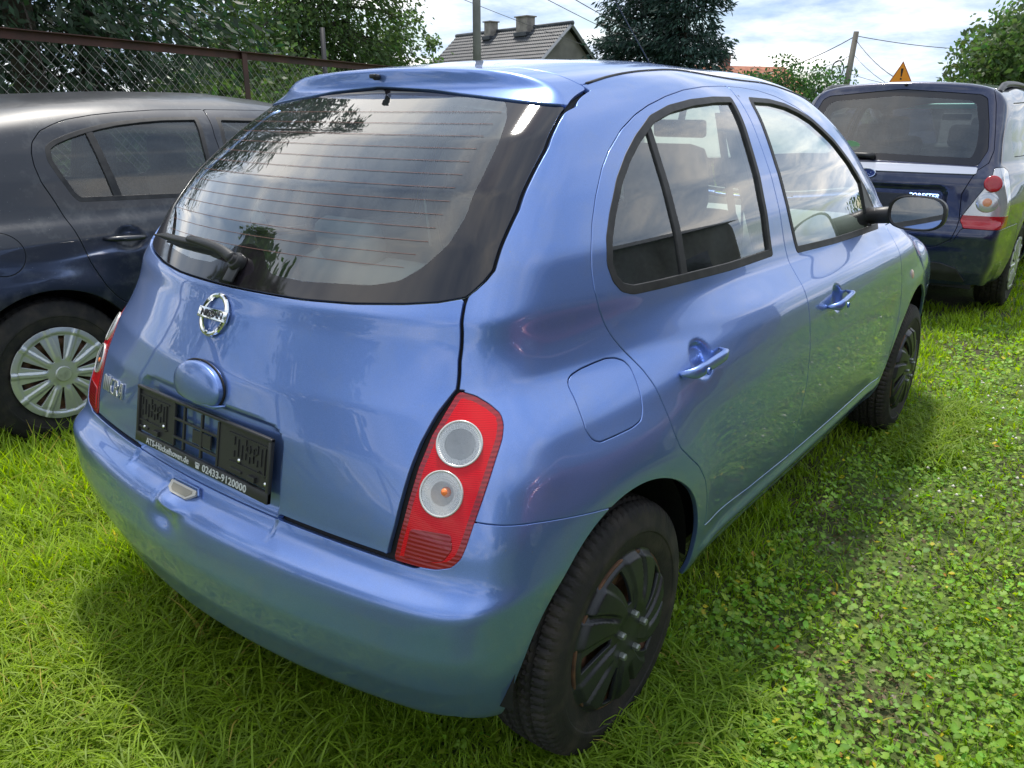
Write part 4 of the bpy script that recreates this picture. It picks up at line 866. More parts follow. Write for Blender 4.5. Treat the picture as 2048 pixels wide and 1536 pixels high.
# ---- the estate in front, seen from behind
FDoor=[(1.08,1.46),(1.35,1.50),(1.95,1.51),(1.93,1.3),(1.90,1.03),(1.90,.4),(1.5,.38),(1.36,.55),(1.22,.68),(1.10,.80),(1.04,1.0)]
FWin=[(1.10,1.40),(1.4,1.445),(1.88,1.455),(1.86,1.3),(1.84,1.07),(1.07,1.08)]
FFW=[(1.97,1.455),(2.3,1.44),(2.5,1.39),(2.9,1.19),(3.1,1.07),(1.93,1.07)]
FFD=[(1.95,1.51),(2.3,1.505),(2.55,1.44),(2.95,1.23),(3.2,1.05),(3.1,.9),(3.02,.5),(2.95,.4),(1.90,.4),(1.90,1.03),(1.93,1.3)]
f_f=make(PRF,lambda x,y,z:(0*x,(.030*(1-sst(rrect(y,z,0,.80,.46,.115,.06),-.03,.008))*(1-sst(x,.5,.6))-.012*np.exp(-((z-.60)/.05)**2)*(1-sst(x,.4,.5))),0*x))
fo=empty('parked_estate',(OF[0],OF[1],0),label='dark blue estate car with roof rails seen from behind at the right',cat='car')
S=solve_shell(f_f,(-.15,0,.20),(4.55,.95,1.75),(.6,0,.42),(3.6,.30,.95),.016)
ga=union(arch(.93,.33,.37),arch(3.455,.33,.37)); S=S.cut(neg(ga),0)
FLAMP=[(.180,-.700,1.043),(.25,-.76,1.045),(.295,-.790,1.02),(.295,-.800,.95),(.28,-.81,.80),(.262,-.820,.655),(.15,-.76,.652),(.036,-.590,.657),(.06,-.605,.74),(.107,-.645,.870),(.135,-.672,.945)]
YhF=ip([(.50,.36),(.525,.46),(.58,.545),(.66,.565),(.87,.545),(1.02,.60),(1.07,.655),(1.15,.665),(1.3,.635),(1.45,.60),(1.56,.56),(1.60,.52)])
fg_gate=inter(lambda P:np.abs(P[:,1])-YhF(P[:,2]),lambda P:P[:,0]-.52,lambda P:.505-P[:,2])
fg_glass=inter(rear(dens([(-.585,1.052),(-.60,1.06),(-.632,1.15),(-.60,1.30),(-.545,1.48),(-.50,1.505),(0,1.545),(.50,1.505),(.545,1.48),(.60,1.30),(.632,1.15),(.60,1.06),(.585,1.052),(0,1.070)],.04),1))
ll={s:(lambda P,q=polysdf(dens([((p[0]+abs(p[1]))*r2,p[2]) for p in FLAMP],.03),1),s=s: np.where((P[:,1]*s>.4)&(P[:,0]<.8),q((P[:,0]+np.abs(P[:,1]))*r2,P[:,2]),.2)) for s in(-1,1)}
fstrip=inter(lambda P:np.abs(P[:,1])-.60,lambda P:P[:,2]-1.049+.03*P[:,1]**2,lambda P:.996-P[:,2],lambda P:P[:,0]-.5)
fr_={s:side(dens(FDoor),s,1) for s in(-1,1)}; fw_={s:side(dens(FWin),s,1) for s in(-1,1)}; ff_={s:side(dens(FFD),s,1) for s in(-1,1)}; fx_={s:side(dens(FFW),s,1) for s in(-1,1)}
FQ=[(.55,1.10),(.50,1.36),(.62,1.45),(.98,1.46),(.95,1.10)]; fq_={s:side(dens(FQ),s,1) for s in(-1,1)}
fgws=inter(lambda P:np.abs(P[:,1])-ip([(2.4,.56),(3.35,.68)])(P[:,0]),lambda P:2.42-P[:,0],lambda P:P[:,0]-3.22+.3*P[:,1]**2,lambda P:1.0-P[:,2])
tg=cutall(S,[fg_glass,fstrip,ll[-1],ll[1]],.002,[]).cut(fg_gate,-.004).obj('tailgate',M_navy2,fo)
gg=S.cut(fg_glass,-.004).offset(-.002); gi=rear(dens([(-.545,1.10),(-.56,1.16),(-.54,1.30),(-.49,1.44),(-.45,1.465),(0,1.50),(.45,1.465),(.49,1.44),(.54,1.30),(.56,1.16),(.545,1.10),(0,1.115)],.04),1)
frw=gg.cut(gi,0).obj('rear_window',glassmat('estate_glass',(.60,.66,.66)),fo,hem=False); gg.cut(neg(gi),0).obj('window_border',M_gloss,frw,depth=.006)
S.cut(fstrip,-.001).offset(.010).obj('chrome_strip',mat('silver_trim',(.55,.56,.62),.28,.8),fo,depth=.012)
fbum=inter(lambda P:P[:,2]-.655+.09*(1-sst(np.abs(P[:,1]),.55,.60))*(1),lambda P:P[:,0]-.60)
cutall(S,[fg_gate,ll[-1],ll[1]],.003,[fbum]).cut(lambda P:.24-P[:,2],0).obj('rear_bumper',M_navy2,fo)
gins=inter(lambda P:polysdf([(-.66,.30),(-.60,.385),(-.50,.415),(.50,.415),(.60,.385),(.66,.30)],0)(P[:,1],P[:,2]),lambda P:P[:,0]-.5)
S.cut(gins,0).offset(.012).obj('bumper_insert',M_plas,fo,depth=.02)
for s in(-1,1):
    q=S.sub(S.V[:,1]*s>.2)
    d=q.cut(neg(fw_[s]),0).cut(fr_[s],-.003).obj('rear_door',M_navy2,fo); q.cut(fw_[s],-.004).offset(-.004).obj('window',M_dglass,d,hem=False)
    d=q.cut(neg(fx_[s]),0).cut(ff_[s],-.003).obj('front_door',M_navy2,fo); q.cut(fx_[s],-.004).offset(-.004).obj('window',M_dglass,d,hem=False)
    q.cut(fq_[s],-.004).offset(-.004).obj('quarter_window',M_dglass,fo,hem=False)
    cutall(q,[fg_gate,fbum,ll[s],fr_[s],ff_[s],fq_[s],fgws],.003,[]).obj('body_side',M_navy2,fo)
    # tail lamp
    L0=S.sub((S.V[:,0]<.6)&(S.V[:,1]*s>.4)).cut(ll[s],-.003); lo=L0.cut(lambda P:.735-P[:,2],0).obj('tail_lamp',M_clear2,fo,depth=.01); L0.cut(lambda P:P[:,2]-.735,0).offset(.001).obj('lamp_lower_lens',M_red2,lo,depth=.01)
    for (cx_,cy_,cz_,r_,mm) in((.140,.712,.945,.056,M_red2),(.118,.700,.825,.068,M_clear2)):
        n=Vector(fgrad(f_f,np.array([[cx_,s*cy_,cz_]]))[0]); M=Matrix.Translation((surf_x(s*cy_,cz_,f_f,.8,-.2),s*cy_,cz_))@n.to_track_quat('Z','Y').to_matrix().to_4x4()
        b=MB(); b.lathe([(.0003,.0055),(r_*.5,.005),(r_*.85,.003),(r_*.97,.001),(r_,-.004)],28,'z'); b.xform(M); b.build('lamp_dome',mm,lo,smooth=True)
        if mm is M_clear2: b=MB(); b.lathe([(.0003,.0062),(.026,.0060),(.030,.004)],20,'z'); b.xform(M); b.build('lamp_bulb',mat('orange_glow',(.75,.30,.16),.3,coat=1) if 'orange_glow' not in bpy.data.materials else bpy.data.materials['orange_glow'],lo,smooth=True)
    # roof rail
    P=catr([(x_,s*.585,zt_(x_,.585)+d_) for x_,d_ in ((.50,-.015),(.60,.012),(.78,.032),(1.5,.034),(2.1,.028),(2.3,-.02))],6); b=MB(); b.tube(P,.021,8); b.V=[(v[0],s*.58+(v[1]-s*.58)*1.1,v[2]) for v in b.V]; b.build('roof_rail',M_plas,fo,smooth=True)
S.cut(fgws,-.003).obj('windscreen',M_glass,fo,hem=False)
solve_shell(f_f,(-.15,0,.20),(4.55,.95,1.75),(.6,0,.42),(3.6,.30,.95),.045).cut(neg(union(fg_glass,fgws,fw_[-1],fw_[1],fx_[-1],fx_[1],fq_[-1],fq_[1],ga)),.004).offset(-.03).obj('inner_shell',M_blk,fo,hem=False)
cabin(fo,1.9,1.2,M_intd,hz=.10)
b=MB(); b.box((2.45,0,1.36),(.03,.24,.06),bev=.01); b.build('rear_view_mirror',M_plas,fo)
b=MB(); 
for s in(-1,1):
    for cx_ in(.93,3.455): b.lathe([(.38,s*.80),(.42,s*.70),(.42,s*.5),(.0,s*.5)],24,'y',(cx_,0,.33),a0=0,a1=math.pi)
b.box((2.1,0,.26),(4.,1.4,.03)); b.build('underbody',M_blk,fo,kind='stuff')
wf=build_wheel(fo,.93,-.835,.325,-1,TV2*np.array([1.05,1,1.05]),TF2,CPR,RIM,M_silver,0)
for x_,s in((3.455,-1),(.93,1),(3.455,1)): copy_tree(wf,fo,(x_,s*.835,.325),(0,.3,0 if s<0 else math.pi))
Tf=lambda y,z,o=.003:frame((surf_x(y,z,f_f,.8,-.2)-o,y,z),(0,-1,0),(0,0,1))
b=MB(); pts=[(.056*math.cos(a),.030*math.sin(a),.004) for a in np.linspace(0,2*math.pi,33)]; b.tube(pts,.004,6,False); b.prism([(.054*math.cos(a),.028*math.sin(a)) for a in np.linspace(0,6.28,24)[:-1]],.002)
b.xform(Tf(.066,.985,.014)); be=b.build('badge',mat('badge_blue',(.01,.03,.15),.15,.5,coat=1),fo,smooth=False)
b=MB(); pts=[(.056*math.cos(a),.030*math.sin(a),.006) for a in np.linspace(0,2*math.pi,33)]; b.tube(pts,.0045,6,False)
for x_,y_,r_ in((-.028,.006,.011),(-.004,.004,.006),(.010,-.008,.006),(.026,.004,.006),(.0,-.014,.005),(.020,-.014,.005)):
    b.prism([(x_+r_*(1 if k%2==0 else .32)*math.cos(k*math.pi/4),y_+.7*r_*(1 if k%2==0 else .32)*math.sin(k*math.pi/4)) for k in range(8)],.006)
b.xform(Tf(.066,.985,.016)); b.build('badge_emblem',M_chr,be)
textmesh('FORESTER',.042,.002,'model_lettering',M_chr,Tf(-.315,.846,.0045),fo,bold=.001,sx=1.0,shear=.2)
textmesh('SUBARU',.044,.002,'maker_lettering',M_chr,Tf(.40,.875,.004),fo,bold=.001,sx=1.2,shear=.1)
b=MB(); b.box((0,0,0),(.50,.11,.012),bev=.003)
for i in range(14): b.box((-.23+i*.035,.02*((i%3)-1),.007),(.012,.03,.004))
b.xform(Tf(.01,.80,.010)); b.build('plate_holder',M_hold,fo)
b=MB(); b.prism([(.075*math.cos(a),.035*math.sin(a)) for a in np.linspace(0,6.28,28)[:-1]],.001); b.xform(Tf(.25,1.16,.001)); b.build('green_sticker',mat('sticker_green',(.18,.38,.18),.5),fo)
P=[(surf_x(y,z,f_f,.8,-.2)-.02,y,z) for y,z in ((.05,1.095),(.12,1.10),(.25,1.104),(.48,1.105))]; b=MB(); b.tube(P,[.020,.018,.014,.010],8); b.build('rear_wiper',M_plas,fo,smooth=True)
b=MB(); b.lathe([(.0003,-.02),(.011,-.012),(.012,.0)],12,'x',(surf_x(0,1.575,f_f,.8,-.2),-.02,1.575)); b.build('washer_nozzle',M_plas,fo,smooth=True)
# teal sun strip on the estate's windscreen
b=MB(); b.box((2.50,0,1.455),(.01,.95,.05),Matrix.Rotation(R(-40),3,'Y')); b.build('sun_strip',mat('teal_strip',(.02,.55,.50),.4),fo)
# ---------------------------------------------------------------- surroundings
camv=Vector(CAM)
def ang(px,D,py=None):
    # point at horizontal distance D in the direction of an image column
    d=_f+_r2*((px-1024)/FPX)-_u2*(((py if py is not None else 200)-768)/FPX); h=math.hypot(d.x,d.y); return Vector((CAM[0]+d.x/h*D,CAM[1]+d.y/h*D,CAM[2]+d.z/h*D))
def foliage(name,c,sun=.5,hue=.08):
    m=bpy.data.materials.new(name); m.use_nodes=True; t=m.node_tree; t.nodes.clear()
    at=t.nodes.new('ShaderNodeAttribute'); at.attribute_name='tint'
    mu=t.nodes.new('ShaderNodeMix'); mu.data_type='RGBA'; mu.blend_type='MULTIPLY'; mu.inputs[0].default_value=1; mu.inputs[6].default_value=(*c,1); t.links.new(at.outputs['Color'],mu.inputs[7])
    df=t.nodes.new('ShaderNodeBsdfPrincipled'); df.inputs['Roughness'].default_value=.5; df.inputs['Specular IOR Level'].default_value=.35; tl=t.nodes.new('ShaderNodeBsdfTranslucent'); mx=t.nodes.new('ShaderNodeMixShader'); mx.inputs[0].default_value=sun
    hs=t.nodes.new('ShaderNodeHueSaturation'); hs.inputs['Saturation'].default_value=1.15; hs.inputs['Value'].default_value=1.5; t.links.new(mu.outputs[2],hs.inputs['Color']); t.links.new(hs.outputs[0],tl.inputs[0])
    t.links.new(mu.outputs[2],df.inputs['Base Color']); t.links.new(df.outputs[0],mx.inputs[1]); t.links.new(tl.outputs[0],mx.inputs[2])
    o=t.nodes.new('ShaderNodeOutputMaterial'); t.links.new(mx.outputs[0],o.inputs[0]); return m
def tint(o,colv):
    a=o.data.color_attributes.new('tint','FLOAT_COLOR','POINT'); a.data.foreach_set('color',np.concatenate([colv,np.ones((len(colv),1))],1).astype(np.float32).ravel())
def leaves(P,size,dirs=None,asp=.55,flat=.0,rg=rng,lobed=False):
    n=len(P); d=rg.normal(size=(n,3)) if dirs is None else dirs+rg.normal(size=(n,3))*.35
    d/=np.linalg.norm(d,axis=1,keepdims=True); q=rg.normal(size=(n,3)); q-=d*(q*d).sum(1,keepdims=True); q/=np.linalg.norm(q,axis=1,keepdims=True)
    s=(size*(.6+.8*rg.random(n)))[:,None]; a=asp
    V=np.stack([P,P+d*s*.5+q*s*a*.5,P+d*s,P+d*s*.5-q*s*a*.5],1).reshape(-1,3); F=(np.arange(n)[:,None]*4+np.arange(4)); return V,F
M_bark=mat('bark',(.05,.04,.032),.9); noisecol(M_bark,(.035,.028,.022),(.085,.07,.055),9,6,bump=.6,bscale=30,bdist=.02,stretch=(1,1,.25))
F_con=foliage('conifer_needles',(.028,.055,.028),.3); F_con2=foliage('spruce_needles',(.028,.058,.045),.2); F_br=foliage('broad_leaves',(.075,.125,.04),.45); F_bu=foliage('bush_leaves',(.055,.115,.035),.4)
def tree_obj(name,label,base,cat='tree'): return empty(name,base,label=label,cat=cat)
def conifer(base,H,Rb,label,n=26000,droop=.45,z0=.12,m=None,asp=.16,ls=.12,lev=26,seed=1,spread=.06,name='spruce_tree',top=.02,pw=.85,tr=.16):
    rg=np.random.default_rng(seed); rt=tree_obj(name,label,base); b=MB(); b.tube([(0,0,-.2),(.03,.02,H*.5),(0,0,H)],[tr,tr*.6,.015],10); 
    P=[];D=[]
    limbs=MB()
    k=0
    while sum(len(p) for p in P)<n:
        t=z0+(1-z0)*rg.random()**1.15; a=rg.random()*2*math.pi; L_=(Rb*(1-t)**pw+top*H)*(.75+.45*rg.random()); m_=max(8,int(60*L_/Rb*lev/20)); u=np.sqrt(rg.random(m_)); 
        z=t*H+L_*(.12*u-droop*u**1.7); wd=spread*L_*4*(1-u*.6)+.04
        pts=np.stack([np.cos(a)*L_*u-np.sin(a)*rg.normal(size=m_)*wd,np.sin(a)*L_*u+np.cos(a)*rg.normal(size=m_)*wd,z-np.abs(rg.normal(size=m_))*wd*.9],1); P.append(pts)
        D.append(np.tile([np.cos(a)*.7,np.sin(a)*.7,-.45],(m_,1)))
        if k%3==0: limbs.tube([(0,0,t*H),(math.cos(a)*L_*.5,math.sin(a)*L_*.5,t*H+L_*(.06-droop*.3)),(math.cos(a)*L_*.95,math.sin(a)*L_*.95,t*H+L_*(.12-droop))],[.02+.01*(1-t)*3,.012,.004],4,False)
        k+=1
    b.build('trunk',M_bark,rt,smooth=True); limbs.build('limbs',M_bark,rt,smooth=True,kind='stuff')
    P=np.concatenate(P)[:n];D=np.concatenate(D)[:n]; V,F=leaves(P,ls,D,asp,rg=rg); o=meshobj('crown',V,F,m or F_con,rt,smooth=False)
    c=(.55+.9*rg.random(n))[:,None]*np.array([[1,1,1]])*(1+rg.normal(size=(n,3))*.07); tint(o,np.repeat(c,4,0)); return rt
def broadleaf(base,H,Rc_,label,n=14000,ls=.11,m=None,seed=1,cz=.62,rz=.42,blobs=26,name='broadleaf_tree',tr=.14,cat='tree',gap=.35):
    rg=np.random.default_rng(seed); rt=tree_obj(name,label,base,cat); b=MB(); b.tube([(0,0,-.2),(.05,.03,H*.3),(0,.05,H*.6)],[tr,tr*.75,tr*.4],10); lb=MB()
    C=[]
    for i in range(blobs):
        d=rg.normal(size=3); d/=np.linalg.norm(d); q=.55+.45*rg.random(); c=np.array([d[0]*Rc_*q,d[1]*Rc_*q,H*cz+d[2]*H*rz*q]); C.append((c,Rc_*(.22+.20*rg.random())))
        lb.tube([(0,0,H*(.25+.2*rg.random())),tuple(c*np.array([.5,.5,.85])),tuple(c)],[tr*.3,tr*.16,tr*.05],5,False)
    b.build('trunk',M_bark,rt,smooth=True); lb.build('limbs',M_bark,rt,smooth=True,kind='stuff')
    per=n//blobs; P=[]
    for c,r_ in C:
        d=rg.normal(size=(per,3)); d/=np.linalg.norm(d,axis=1,keepdims=True); P.append(c+d*(r_*(gap+(1.15-gap)*rg.random((per,1))**.6))*np.array([1,1,.8])+rg.normal(size=(per,3))*.03)
    P=np.concatenate(P); V,F=leaves(P,ls,None,.6,rg=rg); o=meshobj('crown',V,F,m or F_br,rt,smooth=False)
    c=(.6+.8*rg.random(len(P)))[:,None]*(1+rg.normal(size=(len(P),3))*.08); tint(o,np.repeat(c,4,0)); return rt
# big drooping conifers left
def at(px,D): p=ang(px,D); return (p.x,p.y,0)
conifer(at(66,11.5),9.5,3.3,'tall dark conifer with thick bare trunk at the far left behind the fence',19000,.55,.28,ls=.13,asp=.35,seed=3,tr=.20,lev=60,spread=.05,name='conifer_tree')
conifer(at(190,13.5),9,1.7,'dark drooping conifer with long hanging branches, second from the left behind the fence',22000,.62,.12,ls=.13,asp=.35,lev=60,spread=.08,seed=4,tr=.18,name='conifer_tree')
conifer(at(-160,13),9,4.0,'dark conifer cut off by the left edge of the frame behind the fence',9000,.5,.05,ls=.22,seed=5,name='conifer_tree')
conifer(at(600,20),8.6,1.9,'mid green larch between the dark conifers and the house, left of two',32000,.45,.05,F_br,.45,.12,tr=.07,spread=.10,seed=6,name='larch_tree',top=.04,pw=.6)
conifer(at(705,20.5),8.2,1.75,'mid green larch between the dark conifers and the house, right of two',30000,.40,.05,F_br,.45,.12,tr=.07,spread=.10,seed=7,name='larch_tree',top=.05,pw=.6)
broadleaf(at(460,17),4.6,1.7,'small light green leafy tree beside the black fence pole',7000,.10,seed=8,blobs=22)
broadleaf(at(800,26),4.2,1.3,'small loose leafy tree left of the tiled house',3500,.14,seed=9,blobs=14)
broadleaf(at(872,34),4.3,1.1,'small bush-like tree at the left corner of the tiled house',2200,.16,seed=10,blobs=12)
conifer(at(1275,30),9.6,2.25,'blue-green spruce behind the car roof, left one of the pair',34000,.16,.05,F_con2,.30,.19,seed=11,spread=.07,lev=46,tr=.07,pw=1.0)
conifer(at(1362,29),10.4,1.95,'blue-green spruce behind the car roof, right one of the pair',34000,.16,.05,F_con2,.30,.19,seed=12,spread=.07,lev=46,tr=.07,pw=1.0)
broadleaf(at(1572,24),2.95,1.5,'rounded green bush between the roof and the leaning wooden pole',9000,.10,F_bu,13,cz=.5,rz=.42,blobs=30,name='bush',cat='bush')
broadleaf(at(1500,26),2.75,1.3,'lower green bush in front of the red tiled roof',6000,.10,F_bu,14,cz=.5,rz=.42,blobs=24,name='bush',cat='bush')
broadleaf(at(2106,20),3.9,2.0,'large leafy green tree at the right edge of the picture',19000,.12,F_br,15,cz=.55,rz=.38,blobs=40)
for i,(px,D,H,r_) in enumerate(((40,9.5,1.3,.9),(215,10.5,1.25,.8),(330,10.5,1.6,1.1),(470,12,1.9,1.2),(600,13,2.0,1.4),(730,14.5,1.9,1.4),(-80,9.5,1.7,1.1))):
    lab=['shrub at the foot of the thick trunk behind the fence','low shrub behind the fence left of the rusty post','leafy shrub behind the rusty fence post','shrub behind the black pole at the fence','shrub below the left larch','shrub below the right larch','shrub at the left edge behind the fence'][i]
    broadleaf(at(px,D),H,r_,'overgrown green '+lab,4200,.09,F_br,30+i,cz=.5,rz=.45,blobs=22,name='shrub',cat='shrub',tr=.05)
# distant tree line closing the horizon
rg=np.random.default_rng(50); n=30000; aa=rg.random(n)*2*math.pi; rr_=75+rg.random(n)*25; hh=(1.6+1.6*np.abs(np.sin(aa*9)+.6*np.sin(aa*23+1)))*rg.random(n)**.7
V,F=leaves(np.stack([CAM[0]+rr_*np.cos(aa),CAM[1]+rr_*np.sin(aa),hh],1),.55,None,.7,rg=rg); o=meshobj('distant_woodland',V,F,F_br,kind='stuff',smooth=False); tint(o,np.repeat((.5+.6*rg.random(n))[:,None]*np.ones((1,3)),4,0)); o['label']='far tree line closing the horizon behind the houses'; o['category']='woodland'
# ---- fence
M_rust=mat('brown_angle_iron',(.085,.035,.028),.6,.1); noisecol(M_rust,(.10,.040,.032),(.05,.026,.022),4,6,bump=.2,bscale=80,bdist=.002)
A_=Vector((1.57,4.73,0)); B_=Vector((5.84,5.79,0)); dv=(B_-A_).normalized(); nv=Vector((-dv.y,dv.x,0)); z_t=1.90
fence=empty('chain_link_fence',tuple(A_),label='brown steel fence with chain link mesh behind the dark navy car',cat='fence')
def fp(s,z,o=0): q=dv*s+nv*o; return (q.x,q.y,z)
L0_,L1_=-11,17
def bar3(b,p,q,w,d): 
    p,q=Vector(p),Vector(q); v=q-p; L_=v.length; x=v.normalized(); M=frame(tuple((p+q)/2),x,(nv if abs(x.z)<.9 else nv)); b.add([tuple(M@Vector((i*L_/2,j*d/2,k*w/2))) for i in(-1,1) for j in(-1,1) for k in(-1,1)],[(0,1,3,2),(4,6,7,5),(0,4,5,1),(2,3,7,6),(0,2,6,4),(1,5,7,3)])
b=MB(); bar3(b,fp(L0_,z_t),fp(L1_,z_t),.006,.05); bar3(b,fp(L0_,z_t-.03,.027),fp(L1_,z_t-.03,.027),.065,.006); b.build('top_rail',M_rust,fence)
b=MB(); bar3(b,fp(L0_,.12,.02),fp(L1_,.12,.02),.04,.006); b.build('bottom_rail',M_rust,fence)
for s_ in(-9.6,-6.2,-2.6,2.28,4.7,7.6,10.9,14.2):
    b=MB(); bar3(b,fp(s_,0,-.0),fp(s_,z_t-.004,-.0),.062,.008); bar3(b,fp(s_+.028,0,.024),fp(s_+.028,z_t-.004,.024),.006,.05); b.build('post',M_rust,fence)
# mesh: zigzag wires
M_wire=mat('galvanised_wire',(.30,.30,.30),.5,.4); V=[];F=[]; pit=.058; zt,zb=z_t-.07,.10
def wire(s0,z0_,s1,z1,r_,o0):
    i=len(V)
    for (s_,z) in((s0,z0_),(s1,z1)):
        for k in range(3):
            a=2*math.pi*k/3; V.append(fp(s_+r_*math.cos(a)*.7,z+r_*math.cos(a)*.7,o0+r_*math.sin(a)))
    for k in range(3): F.append((i+k,i+(k+1)%3,i+3+(k+1)%3,i+3+k))
Hh=zt-zb; s_=L0_-Hh
while s_<L1_:
    a0,a1=max(s_,L0_),min(s_+Hh,L1_)
    if a1>a0: wire(a0,zb+(a0-s_),a1,zb+(a1-s_),.0021,.036); wire(a0,zt-(a0-s_),a1,zt-(a1-s_),.0021,.039)
    s_+=pit*1.414
meshobj('chain_link_mesh',V,F,M_wire,fence,kind='stuff')
b=MB(); b.tube([fp(4.05,0,.45),fp(4.05,2.28,.45)],.028,10); ob=b.build('fence_pole',mat('black_pole',(.03,.03,.035),.5,.3),smooth=True,label='tall black metal pole behind the fence, taller than the top rail',cat='pole'); ob.location=A_
b=MB(); b.tube([fp(5.35,0,.5),fp(5.2,1.35,.5)],.018,8); ob=b.build('wooden_stake',mat('grey_wood',(.18,.17,.15),.8),smooth=True,label='thin leaning grey stake behind the fence near the spoiler',cat='stake'); ob.location=A_
# ---- tiled house
def unit(v): v=Vector(v); return v.normalized()
RA=ang(915,49,75); RB=ang(1143,42,48); zr=(RA.z+RB.z)/2
RA.z=RB.z=zr; rd_=unit(RB-RA); side_=Vector((rd_.y,-rd_.x,0)); 
if (Vector((CAM[0],CAM[1],0))-Vector((RA.x,RA.y,0))).dot(side_)<0: side_=-side_
W_=4.6; drop=W_*.86; ridgeL=(RB-RA).length; house=empty('tiled_house',(RA.x,RA.y,0),label='grey house with dark tiled gable roof and two chimneys behind the car roof',cat='house')
def hp(s,w_,z): q=rd_*s+side_*w_; return (q.x,q.y,z)
M_ren=mat('grey_render',(.16,.15,.14),.9); noisecol(M_ren,(.13,.125,.115),(.20,.19,.175),1.2,6,bump=.3,bscale=40,bdist=.02)
ze=zr-drop
b=MB(); i0=[hp(.3,W_-.4,0),hp(ridgeL-.3,W_-.4,0),hp(ridgeL-.3,-W_+.4,0),hp(.3,-W_+.4,0)]; zw=ze+.35
V=i0+[hp(.3,W_-.4,zw),hp(ridgeL-.3,W_-.4,zw),hp(ridgeL-.3,-W_+.4,zw),hp(.3,-W_+.4,zw),hp(.3,0,zr-.1),hp(ridgeL-.3,0,zr-.1)]
b.add(V,[(0,1,5,4),(1,2,6,9,5),(2,3,7,6),(3,0,4,8,7)]); b.build('wall',M_ren,house)
M_tile=mat('roof_tile_grey',(.055,.06,.07),.55); noisecol(M_tile,(.024,.028,.036),(.05,.055,.065),3,4)
# pressed tiles: rows with stepped edges and rolls
nrow,ncol=22,56; per_=6
for sg,nm in((1,'roof_slope'),(-1,'roof_slope')):
    V=[];F=[]; sl=Vector(hp(0,sg*W_,ze))-Vector(hp(0,0,zr)); nn_=Vector(rd_).cross(sl).normalized()
    if nn_.z<0: nn_=-nn_
    cols=ncol*per_
    for r_ in range(nrow):
        for e_ in (0,1):
            for c_ in range(cols+1):
                u=(r_+e_)/nrow; p=Vector(hp(ridgeL*c_/cols,0,zr))+sl*u; off=.04+.022*math.sin(c_/per_*2*math.pi)+(.035 if e_ else 0.0); V.append(tuple(p+nn_*off))
        for c_ in range(cols): i=r_*2*(cols+1)+c_; F.append((i,i+1,i+cols+2,i+cols+1))
        if r_<nrow-1:
            for c_ in range(cols): i=(r_*2+1)*(cols+1)+c_; F.append((i,i+1,i+cols+2,i+cols+1))
    o=meshobj(nm,V,F,M_tile,house,smooth=False,kind='stuff'); o.data.polygons.foreach_set('use_smooth',np.ones(len(F),bool)); o.data.set_sharp_from_angle(angle=R(50))
b=MB(); b.tube([hp(-.1,0,zr+.06),hp(ridgeL+.1,0,zr+.06)],.11,8); b.build('ridge',M_tile,house,smooth=True)
for sg in(-1,1):
    b=MB(); p,q=Vector(hp(ridgeL+.02,0,zr-.02)),Vector(hp(ridgeL+.02,sg*W_,ze-.02)); b.tube([tuple(p),tuple(q)],.09,4); b.build('verge_board',mat('verge_metal',(.22,.23,.25),.5) if 'verge_metal' not in bpy.data.materials else bpy.data.materials['verge_metal'],house)
M_chim=mat('chimney_render',(.21,.19,.17),.9); noisecol(M_chim,(.16,.145,.13),(.27,.245,.22),3,5)
for px,wd,hh_ in((990,.50,.45),(1056,.85,.48)):
    best=min((abs(((ang(px,1).x-CAM[0])*(RA.y+rd_.y*t-CAM[1])-(ang(px,1).y-CAM[1])*(RA.x+rd_.x*t-CAM[0]))),t) for t in np.linspace(0,ridgeL,200)); s_=best[1]
    c=MB(); c.box((0,0,0),(wd,.55,hh_+.9)); Mh=Matrix.Translation(Vector(hp(s_,.25,zr+hh_/2-.45+.05)))@Matrix.Rotation(math.atan2(rd_.y,rd_.x),4,'Z'); c.xform(Mh); co=c.build('chimney',M_chim,house)
    c=MB(); c.box((0,0,(hh_+.9)/2+.03),(wd+.14,.70,.06),bev=.01); c.xform(Mh); c.build('chimney_cap',M_chim,co)
    c=MB(); c.box((0,0,-hh_/2+.12),(wd+.15,.8,.2),bev=.02); c.xform(Mh); c.build('flashing',M_tile,co)
# far red roof with chimney
p=ang(1500,60); rh=empty('red_roofed_house',(p.x,p.y,0),R(-40),label='far house with a red tiled roof and one chimney, mostly hidden by bushes',cat='house')
b=MB(); b.box((-1,0,1.4),(6,7,2.8)); b.build('wall',M_ren,rh); b=MB(); b.add([(-4.3,-4,2.7),(2.3,-4,2.7),(2.3,4,2.7),(-4.3,4,2.7),(-4.3,0,4.6),(2.3,0,4.6)],[(0,1,5,4),(2,3,4,5),(0,4,3),(1,2,5)])
M_rt=mat('red_tiles',(.30,.10,.05),.8); noisecol(M_rt,(.22,.07,.04),(.38,.15,.08),2.5,5,bump=.4,bscale=6,bdist=.1); b.build('roof',M_rt,rh)
b=MB(); b.box((-2.0,.3,4.75),(.6,.6,1.0)); co=b.build('chimney',mat('brick_brown',(.22,.10,.08),.9),rh); b=MB(); b.box((-2.0,.3,5.3),(.85,.8,.1)); b.build('chimney_cap',M_chim,co)
